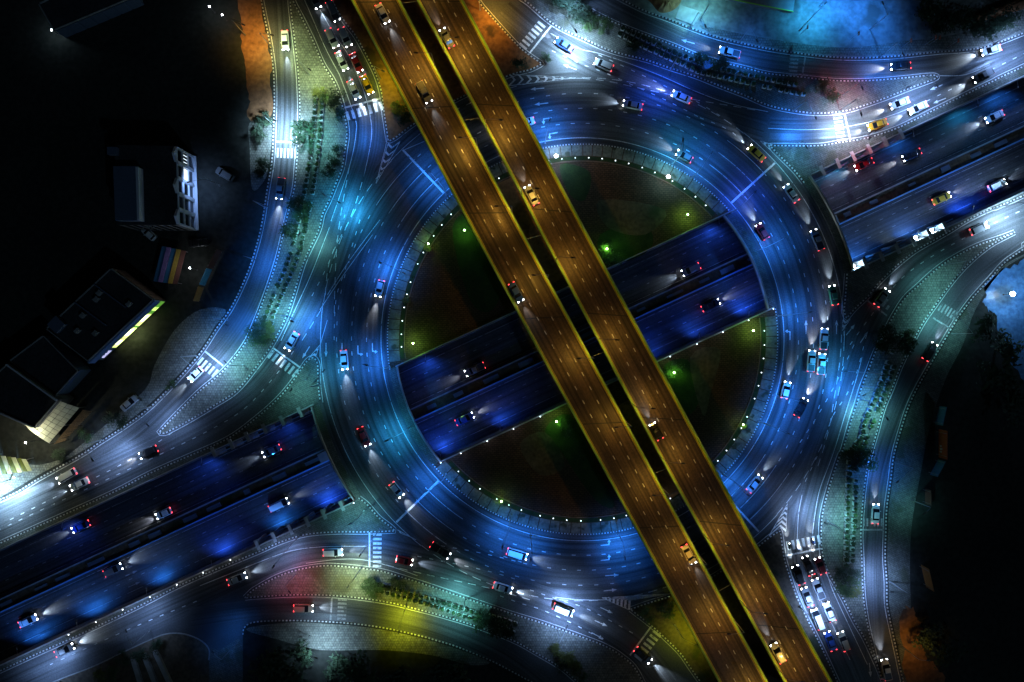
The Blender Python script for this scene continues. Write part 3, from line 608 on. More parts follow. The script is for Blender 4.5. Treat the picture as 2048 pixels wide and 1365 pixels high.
# ------------------------------------------------------------------ flyovers
ZB = 9.0
BR = {'west': ([(650, -100), (702, 0), (795, 177), (942, 455), (1024, 606), (1192, 912), (1300, 1110), (1437, 1365), (1500, 1482)],
               [(745, -100), (799, 0), (884, 160), (1026, 430), (1136, 632), (1286, 907), (1420, 1153), (1533, 1360), (1596, 1476)], (.35, .65)),
      'east': ([(779, -100), (833, 0), (905, 133), (1028, 363), (1074, 452), (1174, 640), (1318, 910), (1432, 1115), (1560, 1350), (1620, 1460)],
               [(871, -100), (925, 0), (1024, 187), (1100, 330), (1167, 455), (1270, 645), (1414, 910), (1532, 1127), (1664, 1365), (1722, 1470)], (.37, .67))}
def even(pts, n):
    w = resample([P(*q, ZB) for q in smooth(pts, False, 8)], .5); return [w[int(i*(len(w)-1)/n)] for i in range(n+1)]
decks = {}
for side, (Lp, Rp, fr) in BR.items():
    NN = 60; A = even(Lp, NN); B = even(Rp, NN)
    br = thing('flyover', f'{"left" if side == "west" else "right"} of the two brown flyover decks crossing the junction diagonally', 'bridge')
    mb = MB()
    # surface
    mb.add([v for q in zip(A, B) for v in q], [(2*i, 2*i+2, 2*i+3, 2*i+1)[::-1] for i in range(NN)])
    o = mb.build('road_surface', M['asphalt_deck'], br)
    if o.data.polygons[0].normal.z < 0: o.data.flip_normals()
    secs = []
    for a, b in zip(A, B):
        u = (b-a).normalized(); m = (a+b)/2
        secs.append([a-u*.1+Vector((0, 0, -.01)), a-u*.1+Vector((0, 0, -.5)), m-u*2.2+Vector((0, 0, -2.0)), m+u*2.2+Vector((0, 0, -2.0)), b+u*.1+Vector((0, 0, -.5)), b+u*.1+Vector((0, 0, -.01))])
    mb = MB(); mb.loft(secs); mb.build('box_girder', M['concrete_d'], br)
    for q in (A, B):
        s = 1 if q is A else -1
        mb = MB(); wall(mb, [p+(B[i]-A[i]).normalized()*s*.22 for i, p in enumerate(q)], .42, 0, .95); pr = mb.build('parapet', M['parapet'], br)
        mb = MB(); pts2 = [p+(B[i]-A[i]).normalized()*s*.18+Vector((0, 0, 1.2)) for i, p in enumerate(q)]
        for i in range(0, NN): mb.tube(pts2[i], pts2[i+1], .05, n=5)
        mb.build('handrail', M['steel'], pr)
    mk = MB()
    for f in fr: dashes(mk, [a+(b-a)*f+Vector((0, 0, .012)) for a, b in zip(A, B)], .17, 1.05, 2.75, start=1.0 if side == 'west' else 2.2)
    mk.build('lane_markings', M['white'], o)['kind'] = 'stuff'; mk = MB()
    for f, w_ in ((.046, .14), (.068, .1), (.954, .14), (.932, .1)): strip(mk, [a+(b-a)*f+Vector((0, 0, .012)) for a, b in zip(A, B)], w_)
    mk.build('edge_lines', M['yellow_paint'], o)
    for i in range(4, NN, 8):
        jt = MB(); strip(jt, [A[i]+(B[i]-A[i])*f+Vector((0, 0, .008)) for f in (.06, .5, .94)], .22)
        jt.build('expansion_joint', M['rubber'], o)
    for i in (2, 10, 18, 26, 38, 46, 54):
        m = (A[i]+B[i])/2
        if lip(m.x*PXM+1024, U0, -30)[1] < 682.5-m.y*PXM < lip(m.x*PXM+1024, L0, 30)[1]: continue
        d = (A[i+1]-A[i-1]); rz = math.atan2(d.y, d.x)
        mb = MB(); mb.box((m.x, m.y, 3.4), (1.8, 3.4, 7.0), rz); mb.box((m.x, m.y, 6.75), (2.0, 5.4, .7), rz); mb.build('pier', M['concrete'], br)
    decks[side] = (A, B)
gb = thing('drain_gantry', 'row of thin pale pipes spanning the gap between the flyovers', 'pipes')
WB, EA = decks['west'][1], decks['east'][0]
for i in range(4, 59, 9):
    a = WB[i]; b = min(EA, key=lambda p: (p-a).length)
    mb = MB(); mb.tube(a+Vector((0, 0, -.7)), b+Vector((0, 0, -.7)), .06, n=6); mb.build('pipe', M['steel'], gb)
# ------------------------------------------------------------------ lamps
LC = dict(B=(.025, .22, 1), C=(.03, .42, .95), T=(.17, .62, .66), W=(.42, .70, 1), V=(.27, .48, 1), D=(.02, .11, .95), O=(1, .55, .07), Y=(.80, .88, .02), G=(.30, .95, .08), R=(1, .10, .14), L=(.66, .92, .42))
def spot(parent, loc, col, power, size=140, blend=.9, rot=(0, 0, 0), r=.25):
    d = bpy.data.lights.new('lamp_light', 'SPOT'); d.energy = power; d.color = col; d.spot_size = math.radians(size); d.spot_blend = blend; d.shadow_soft_size = r
    o = bpy.data.objects.new('lamp_light', d); COL.objects.link(o); o.parent = parent; o.location = loc; o.rotation_euler = rot
    return o
PW = 1000.0
def street_lamp(label, base, head, col, kw, h=8.2, zb=.13, size=132, group=None):
    b = P(*base, zb) if zb < 5 else base; e = P(*head, zb) if zb < 5 else head
    v = e-b; v.z = 0; L = v.length; ang = math.atan2(v.y, v.x)
    t = thing('street_lamp', label, 'street lamp', b, ang, group)
    mb = MB(); mb.tube((0, 0, 0), (0, 0, h-.2), .11, .06); mb.tube((0, 0, 0), (0, 0, .5), .2, .18); mb.build('pole', M['steel'], t)
    mb = MB(); mb.tube((0, 0, h-.2), (L*.35, 0, h+.1), .055); mb.tube((L*.35, 0, h+.1), (L, 0, h+.18), .05, .04); mb.build('arm', M['steel'], t)
    mb = MB(); mb.box((L+.1, 0, h+.2), (.95, .34, .16), 0, 0, .8); hd = mb.build('lamp_head', M['steel_d'], t)
    mb = MB(); mb.box((L+.1, 0, h+.1), (.7, .26, .03)); mb.build('lens', M['bulb'], hd)
    spot(t, (L+.1, 0, h+.03), LC[col], kw*PW*(1.0 if zb > 5 else {'B': .95, 'C': 1.0, 'D': .8, 'W': 2.0, 'V': 1.15, 'T': 1.5, 'L': 1.3}.get(col, .9)), size)
    return t
lamps = [
 ('west service road above its crossing, added for the headlight glare', (547, 250), (572, 262), 'W', 20), ('top of the west service road by the orange earth', (543, 95), (566, 100), 'L', 5),  # first lamp of this row is added to give the headlight glare
 ('west service road bend left of the planter island', (530, 415), (556, 425), 'B', 4), ('upper end of the planter island beside the queue', (618, 150), (638, 165), 'L', 7),
 ('middle of the planter island beside the queue', (606, 260), (632, 275), 'T', 7), ('queue road just past its zebra crossing', (695, 262), (722, 262), 'B', 7), ('west service road halfway down the planter island', (511, 520), (535, 528), 'B', 9), ('west service road above the shop forecourt', (455, 640), (480, 652), 'B', 10), ('left ring lane beside the exit gore', (640, 770), (665, 740), 'C', 4), ('foot of the queue road where it opens to the ring', (662, 400), (694, 418), 'C', 15),
 ('lower half of the planter island by hedges', (600, 500), (618, 480), 'T', 5), ('inner kerb of the ring at upper left', (808, 547), (774, 533), 'B', 12), ('planter island tip beside the west exit arrows', (556, 640), (566, 630), 'T', 7),
 ('west exit road above its zebra crossing', (572, 632), (604, 645), 'B', 14), ('inner kerb of the ring at far left', (780, 735), (746, 728), 'B', 11), ('inner kerb of the ring at lower left', (892, 948), (862, 968), 'B', 10),
 ('inner kerb at the bottom of the ring', (1061, 1072), (1060, 1098), 'B', 8), ('bottom of the ring next to the flyover', (1236, 1067), (1239, 1095), 'B', 12), ('lower right of the ring beside the flyover', (1448, 950), (1473, 975), 'B', 9),
 ('inner kerb of the ring at right below centre', (1545, 790), (1579, 800), 'B', 11), ('inner kerb of the ring at far right', (1556, 632), (1592, 627), 'B', 9), ('inner kerb of the ring at upper right stop line', (1462, 425), (1487, 398), 'D', 12),
 ('top of the ring with a long thin arm', (1345, 328), (1350, 300), 'C', 6), ('inner kerb at the top of the ring by the flyover', (1090, 287), (1096, 262), 'B', 14), ('ring stop line left of the flyover', (893, 390), (868, 360), 'B', 9),
 ('top exit road by the zebra crossing, added for headlight glare', (1125, 62), (1145, 92), 'W', 20), ('bushy head of the upper right planter island', (1150, 22), (1135, 30), 'V', 10), ('upper right service road beside graded land', (1380, 55), (1392, 82), 'B', 10),  # first lamp of this row is added in place of headlight glare
 ('upper right service road above the planter row', (1478, 85), (1490, 110), 'B', 6), ('upper right planter island, arm over the ring exit', (1341, 139), (1326, 173), 'D', 12), ('east exit road before its zebra crossing', (1586, 223), (1602, 258), 'B', 16),
 ('east exit zebra crossing, added for headlight glare', (1680, 222), (1688, 250), 'W', 14), ('tip of the upper right island, added for headlight glare', (1815, 176), (1832, 196), 'V', 16), ('upper right road along the tiled footway', (1760, 114), (1768, 136), 'B', 9),  # first two lamps of this row are added for glare from headlights
 ('far upper right corner of the road', (1990, 88), (2016, 110), 'V', 18), ('graded land in the upper right', (1600, 60), (1620, 40), 'C', 12), ('graded land near the brown earth mound', (1400, 40), (1390, 25), 'T', 6), ('red lit tip of the upper right planter island', (1686, 190), (1690, 200), 'R', 5), ('red corner of the east triangular island', (1716, 283), (1706, 296), 'R', 3.5),
 ('far right road above the service lane', (1990, 418), (2020, 436), 'W', 14), ('right service lane at its faded crossing', (1903, 668), (1876, 640), 'T', 5), ('mottled pavement of the right island', (1890, 530), (1870, 562), 'T', 2),
 ('right side ring entry beside the planter island', (1724, 772), (1695, 785), 'B', 14), ('ring entry lanes right of the pickups', (1735, 745), (1660, 740), 'C', 6), ('right planter island middle', (1722, 800), (1738, 830), 'T', 6), ('lower right entry above the southern zebra', (1655, 1042), (1622, 1030), 'V', 9),
 ('right planter island beside the southern zebra', (1660, 1048), (1682, 1040), 'T', 5), ('southern queue beside the flyover', (1600, 1215), (1628, 1216), 'V', 14), ('lower right service lane by dark land', (1778, 1163), (1748, 1160), 'V', 10), ('right service lane half way down', (1789, 925), (1758, 950), 'B', 6),
 ('bright lane junction at bottom centre', (1115, 1258), (1128, 1228), 'V', 18), ('bottom island beside the long dashed line', (930, 1200), (912, 1208), 'T', 8), ('yellow lit middle of the bottom service road', (812, 1215), (808, 1236), 'Y', 9), ('bottom island left end', (718, 1142), (712, 1150), 'L', 8), ('red lit west end of the bottom island', (590, 1150), (600, 1160), 'R', 2.6),
 ('lower left exit beside its zebra crossing', (760, 1058), (735, 1090), 'B', 9), ('lower left exit road bend', (600, 1072), (570, 1112), 'V', 4), ('west service road crossing near the shops', (392, 712), (420, 735), 'V', 12), ('island left of the west exit zebra', (486, 730), (478, 722), 'T', 6), ('lower west road by the parked car', (300, 815), (330, 842), 'V', 6),
 ('lower west road by the thatched awning', (205, 880), (225, 908), 'V', 8), ('pale forecourt on the left edge', (20, 960), (8, 985), 'W', 26), ('lower left service road by the bulb lights', (300, 1262), (290, 1235), 'V', 5), ('bottom left corner of the service road', (120, 1362), (100, 1335), 'V', 7),
 ('west triangular island', (612, 760), (604, 775), 'T', 3.5), ('lower left triangular island', (728, 1022), (716, 1030), 'T', 4), ('east triangular island by the ring', (1578, 300), (1584, 312), 'T', 2.5), ('blue ground at the bottom left driveway', (470, 1290), (455, 1275), 'B', 2), ('bottom edge lit ground', (620, 1272), (650, 1285), 'W', 6),
 ('yellow soil left of the flyover at top', (760, 158), (778, 168), 'Y', 5), ('yellow soil below the flyover at bottom', (1350, 1250), (1376, 1262), 'Y', 5), ('orange earth right of the flyover at top', (960, 20), (982, 30), 'O', 7), ('orange earth in the upper left', (490, 70), (512, 80), 'O', 6), ('red earth at lower right', (1800, 1290), (1815, 1290), 'O', 1.0),
 ('side yard of the framed building', (440, 372), (410, 380), 'V', 3.5), ('right part of the graded land', (1740, 60), (1730, 40), 'B', 12), ('sand right of the concrete platform', (1640, 12), (1660, 5), 'B', 12), ('ring at right facing the underpass mouth', ring(27, 388), ring(27, 425), 'B', 10), ('ring at lower left facing the underpass mouth', ring(207, 388), ring(207, 425), 'C', 8), ('bottom left arc of the ring', ring(248, 388), ring(248, 425), 'B', 8), ('outer right arc of the ring', ring(56, 388), ring(56, 428), 'B', 9), ('right arc of the ring below the underpass mouth', ring(-25, 388), ring(-25, 425), 'B', 8), ('dark land left of the right hoardings', (1822, 1000), (1810, 1010), 'T', 1.5)]
for ph, b, h, c, kw in lamps: street_lamp('street lamp at the '+ph, b, h, c, kw)
ORD = ['first', 'second', 'third', 'fourth', 'fifth', 'sixth', 'seventh', 'eighth', 'ninth', 'tenth', 'last', 'twelfth']
# sodium lamps on the flyovers, poles on the inner parapets
for side, ys in (('west', (-40, 148, 300, 425, 560, 705, 850, 967, 1100, 1237, 1400)), ('east', (-60, 110, 250, 388, 520, 666, 800, 925, 1060, 1193, 1330))):
    A, B = decks[side]
    for k, y in enumerate(ys):
        i = min(range(len(A)), key=lambda j: abs(682.5-A[j].y*PXM*HCAM/(HCAM-ZB)-y)); u = (B[i]-A[i]).normalized()
        b, e = (B[i], B[i]-u*3.4) if side == 'west' else (A[i], A[i]+u*3.4)
        t = street_lamp(f'{ORD[k]} sodium lamp from the top along the {"left" if side == "west" else "right"} flyover', b, e, 'O', (4.2, 4.2, 3.4, 2.6, 2.2, 1.9, 1.8, 1.8, 2.0, 2.2, 2.4)[k], 8.0, zb=ZB, size=150)
# ground spot lights and bollard lamps
def bollard(p, label, group, big=False, z=.12, h=.75):
    t = thing('bollard_lamp', label, 'lamp', p, 0, group); t.location.z = z
    t_post = bpy.data.objects.new('post', BME['post']); COL.objects.link(t_post); t_post.parent = t
    t_b = bpy.data.objects.new('globe', BME['big' if big else 'globe']); COL.objects.link(t_b); t_b.parent = t
    return t
mb = MB(); mb.tube((0, 0, 0), (0, 0, .75), .07, .05); mb.box((0, 0, .02), (.3, .3, .05)); post_me = mb.mesh('post', M['steel_d'])
BME = {'post': post_me, 'globe': MB().ball((0, 0, .95), .14, sz=.8).mesh('globe', M['globe'], True), 'big': MB().ball((0, 0, .95), .4, sz=.8).mesh('globe', M['bulb_big'], True)}
def glow(t, col, kw, h=1.3):
    d = bpy.data.lights.new('lamp_light', 'POINT'); d.energy = kw*PW; d.color = col; d.shadow_soft_size = .28
    o = bpy.data.objects.new('lamp_light', d); COL.objects.link(o); o.parent = t; o.location = (0, 0, h)
for h, half_n in ((hI_u, 'northern'), (hI_l, 'southern')):
    a = h[0]+7
    while a < h[1]-5:
        big = False
        t = bollard(P(*ring(a, 361)), f'small white globe lamp on the {half_n} rim of the central island', f'globe lamps round the {half_n} island rim', big)
        glow(t, (.7, .9, 1), random.choice((.004, .008, .014)))
        a += random.choice((4.25, 4.25, 4.0, 4.5, 4.25, 6.2))
for x in (147, 201, 254, 308, 361, 413, 467, 711):
    t = bollard(TL(x, L0+3), 'white globe lamp along the lower left underpass parapet', 'globe lamps on the lower left parapet', z=.95); glow(t, (.8, .85, 1), .05)
for x in (883, 923, 975, 1027, 1080, 1337, 1390, 1441, 1492, 1541):
    t = bollard(TL(x, L0+3), 'white globe lamp along the south underpass parapet inside the ring', 'globe lamps on the parapet inside the ring', z=.95); glow(t, (.6, .75, 1), .05)
def flood(label, p, col, kw, z=.13, mat='big', h=1.3):
    t = thing('floodlight', label, 'floodlight', p); t.location.z = z
    mb = MB(); mb.tube((0, 0, 0), (0, 0, h-.35), .06); mb.box((0, 0, .03), (.4, .4, .06)); mb.build('post', M['steel_d'], t)
    r = {'big': .42, 'small': .2, 'green': .2, 'huge': .6}[mat]
    mb = MB(); mb.ball((0, 0, h), r, 10, 6, sz=.7); mb.build('bulb', M['bulb_g'] if mat == 'green' else M['bulb_big'], t, True)
    glow(t, col, kw, h+r+.15); return t
for ph, q, kw in (('upper right lawn of the central island', (1372, 432), 1.4), ('lawn left of the flyovers', (930, 463), .7), ('left rim lawn of the central island', (828, 687), 1.2), ('lit bush between flyover and underpass', (1212, 500), 1.0),
                  ('right rim lawn of the central island', (1502, 662), 1.5), ('shaded lawn right of the flyovers', (1345, 745), .8), ('shaded lawn below the underpass', (1112, 842), .8), ('rim planting at upper left', (858, 490), .3), ('rim planting at lower right', (1482, 848), .3), ('rim planting at lower left', (1003, 1000), .3)):
    flood('green garden spotlight on the '+ph, P(*q), LC['G'], kw*.6, mat='green', h=1.6)
flood('bright white floodlight at the upper left of the central island', P(1111, 317), LC['W'], 2.2, mat='big', h=2)
flood('bright white floodlight on the upper right rim of the central island', P(1333, 358), LC['T'], 1.6, mat='big', h=2)
flood('very bright white floodlight on the far right edge', P(2006, 590), (.30, .62, 1), 3.5, mat='huge', h=3.2)
for ph, x, y0, s in (('first lamp from the ring', 1708, L0-6, 1), ('second lamp from the ring', 1832, L0-6, 1), ('third lamp from the ring', 1864, L0-6, 1)):
    t = flood(f'bright wall floodlight on the lower east underpass wall, {ph}', TL(x, y0), LC['W'], 1.6, z=-1.2, mat='big', h=1)
# lamps under the bridge decks lighting the sunken lanes
for ph, x, y0, c, kw in (('west portal', 640, 795, 'D', 7), ('inner west portal', 880, 800, 'D', 6), ('inner east portal', 1500, 795, 'D', 7), ('east portal', 1730, 795, 'B', 6), ('far east wall', 1950, 790, 'D', 9), ('far west wall', 150, 800, 'B', 5), ('west wall', 420, 800, 'D', 5),
                         ('north lane west', 560, 660, 'D', 1.5), ('inner north lane west', 850, 660, 'D', 3), ('inner north lane east', 1440, 660, 'D', 3), ('north lane east', 1700, 660, 'C', 2), ('far north lane east', 1960, 660, 'C', 2.5), ('far north lane west', 120, 665, 'D', 2), ('centre lanes', 1300, 800, 'D', 5), ('lower lanes right of centre', 1400, 800, 'D', 4), ('lower lanes left of centre', 1000, 800, 'D', 4), ('lower west lanes', 290, 800, 'B', 4), ('lower west lanes by the pilasters', 540, 800, 'B', 4), ('lower east lanes', 1840, 800, 'B', 6), ('left edge lower lanes', 30, 800, 'B', 4), ('upper lanes by the east pilasters', 1830, 660, 'B', 2.5), ('upper lanes by the west pilasters', 400, 660, 'D', 2.5), ('right edge upper lanes', 2040, 660, 'B', 3)):
    p = TL(x, L0-4 if y0 > 740 else U0+4); q = TL(x, L0-34 if y0 > 740 else U0+34)
    street_lamp(f'steel lamp leaning over the underpass lanes at the {ph}', p, q, c, kw, 7.4, zb=9) if False else None
    t = thing('wall_lamp', f'wall mounted lamp over the underpass lanes at the {ph}', 'lamp', (p.x, p.y, -.9), math.atan2((q-p).y, (q-p).x))
    mb = MB(); mb.tube((-.4, 0, 0), (1.1, 0, .3), .06); mb.build('arm', M['steel'], t); mb = MB(); mb.box((1.3, 0, .3), (.7, .4, .16), 0, 0, .8); mb.build('lamp_head', M['steel_d'], t)
    spot(t, (1.3, 0, .18), LC[c], kw*PW*.9, 150, .8, (0, -.95, 0))
# ------------------------------------------------------------------ planter rows on the islands
def shrub_mesh(name, mat, rx, ry, h, n, seed, leaf=.2):
    r = random.Random(seed); mb = MB()
    mb.ball((0, 0, h*.45), rx*.72, 8, 5, sz=h*.42/(rx*.72))
    for i in range(n):
        t = r.uniform(0, 2*math.pi); c = r.uniform(-.2, 1); s_ = math.sqrt(max(0, 1-c*c)); k = r.uniform(.75, 1.08)
        p = Vector((rx*s_*math.cos(t)*k, ry*s_*math.sin(t)*k, h*.45+h*.5*c*k))
        u = Vector((r.gauss(0, 1), r.gauss(0, 1), r.gauss(0, .6))).normalized(); w = u.orthogonal().normalized(); L = leaf*r.uniform(.7, 1.4)
        mb.add([p-u*L, p+w*L*.6, p+u*L, p-w*L*.6], [(0, 1, 2, 3)])
    return mb.mesh(name, mat)
mb = MB(); mb.box((0, 0, .3), (.95, .8, .6)); mb.box((0, 0, .62), (1.05, .9, .08)); PL_BOX = mb.mesh('planter_box', M['planter'])
PL_SH = [shrub_mesh('shrub', M[m], .5, .44, .85, 60, i, .2) for i, m in enumerate(('leaf_d', 'leaf_d', 'leaf', 'leaf_d'))]
def planter_row(path, label, group, pitch=1.42, skip=()):
    w = resample([P(*q) for q in smooth(path, False, 6)], pitch)
    for i in range(len(w)-1):
        if random.random() < .03: continue
        d = w[min(i+1, len(w)-1)]-w[i]; p = w[i].copy(); p.z = .13
        t = thing('planter', label, 'planter', p, math.atan2(d.y, d.x)+random.uniform(-.05, .05), group)
        link('planter_box', PL_BOX, t); sh = link('shrub', PL_SH[random.randrange(4)], t, (0, 0, .55), random.uniform(0, 6.28)); k = random.uniform(.8, 1.2); sh.scale = (k, k, random.uniform(.7, 1.25))
planter_row([(647, 195), (644, 240), (640, 290), (634, 340), (626, 390), (616, 440), (602, 500), (585, 548), (572, 578), (550, 630), (539, 673)], 'pale planter box in the right row of the upper left island', 'right planter row, upper left island')
planter_row([(633, 195), (630, 240), (625, 290), (619, 340), (610, 390), (600, 440), (586, 500), (570, 545), (557, 574), (534, 633), (524, 655)], 'pale planter box in the left row of the upper left island', 'left planter row, upper left island')
planter_row([(1240, 72), (1283, 94), (1312, 107), (1342, 121), (1371, 134), (1393, 145), (1435, 155), (1485, 166), (1535, 177), (1580, 186), (1622, 194)], 'pale planter box in the lower row of the upper right island', 'lower planter row, upper right island')
planter_row([(1245, 60), (1289, 81), (1318, 95), (1348, 109), (1377, 121), (1435, 140), (1477, 149), (1518, 158), (1560, 166), (1605, 175)], 'pale planter box in the upper row of the upper right island', 'upper planter row, upper right island')
planter_row([(1781, 704), (1768, 737), (1756, 772), (1741, 807), (1727, 840), (1718, 875), (1700, 900), (1695, 930), (1693, 977), (1691, 1043), (1689, 1123), (1689, 1150)], 'pale planter box in the left row of the right island', 'left planter row, right island')
planter_row([(1783, 735), (1770, 772), (1755, 811), (1740, 850), (1725, 890), (1710, 940), (1707, 1010), (1703, 1077), (1701, 1150)], 'pale planter box in the right row of the right island', 'right planter row, right island')
planter_row([(758, 1166), (772, 1170), (828, 1187), (877, 1200), (935, 1218), (1000, 1236), (1060, 1255)], 'pale planter box in the upper row of the bottom island', 'upper planter row, bottom island')
planter_row([(755, 1178), (808, 1192), (857, 1206), (925, 1228), (985, 1248), (1040, 1268)], 'pale planter box in the lower row of the bottom island', 'lower planter row, bottom island')
for x, y, wh in ((1412, 134, 'among the upper right planters'), (1716, 914, 'among the right planters')):
    t = thing('utility_cabinet', f'square pale utility cabinet {wh}', 'cabinet', P(x, y, .13), .35)
    mb = MB(); mb.box((0, 0, .8), (1.9, 1.7, 1.6)); mb.build('cabinet_body', M['concrete'], t); mb = MB(); mb.box((0, 0, 1.66), (2.15, 1.95, .12)); mb.build('cabinet_lid', M['blue_wall'], t)
    mb = MB(); mb.box((0, -.87, .8), (1.2, .04, 1.3)); d_ = mb.build('door', M['steel'], t); mb = MB(); mb.box((.45, -.91, .85), (.06, .06, .2)); mb.build('handle', M['steel_d'], d_)
# ------------------------------------------------------------------ trees and bushes
def crown_mesh(seed, mat, n=420, leaf=.3):
    r = random.Random(seed); mb = MB(); cl = [Vector((r.gauss(0, .45), r.gauss(0, .45), r.uniform(-.3, .5))) for _ in range(9)]
    for i in range(n):
        c = r.choice(cl); p = c+Vector((r.gauss(0, .24), r.gauss(0, .24), r.gauss(0, .2)))
        u = Vector((r.gauss(0, 1), r.gauss(0, 1), r.gauss(0, .7))).normalized(); w = u.orthogonal().normalized(); L = leaf*.5*r.uniform(.5, 1.3)
        mb.add([p-u*L, p+w*L*.5, p+u*L, p-w*L*.5], [(0, 1, 2, 3)])
    return mb.mesh('crown', mat)
CROWN = {k: [crown_mesh(i*7+j, M[k]) for j in range(3)] for i, k in enumerate(('leaf', 'leaf_d', 'leaf_y'))}
mb = MB(); mb.tube((0, 0, 0), (.03, .02, .6), .09, .06, 7); mb.tube((.03, .02, .55), (.3, .15, 1.05), .05, .02, 5); mb.tube((.03, .02, .55), (-.25, .2, 1.05), .05, .02, 5); mb.tube((.03, .02, .55), (.02, -.3, 1.1), .045, .02, 5)
TRUNK = mb.mesh('trunk', M['bark'])
def tree(label, x, y, r, h, mat, name='tree', cat='tree', group=None, z=.13):
    t = thing(name, label, cat, P(x, y, z), random.uniform(0, 6.28), group)
    tr = link('trunk', TRUNK, t); tr.scale = (h*.55, h*.55, h*.6)
    c = link('crown', random.choice(CROWN[mat]), t, (0, 0, h*.68)); c.scale = (r*1.15, r*1.15, h*.36)
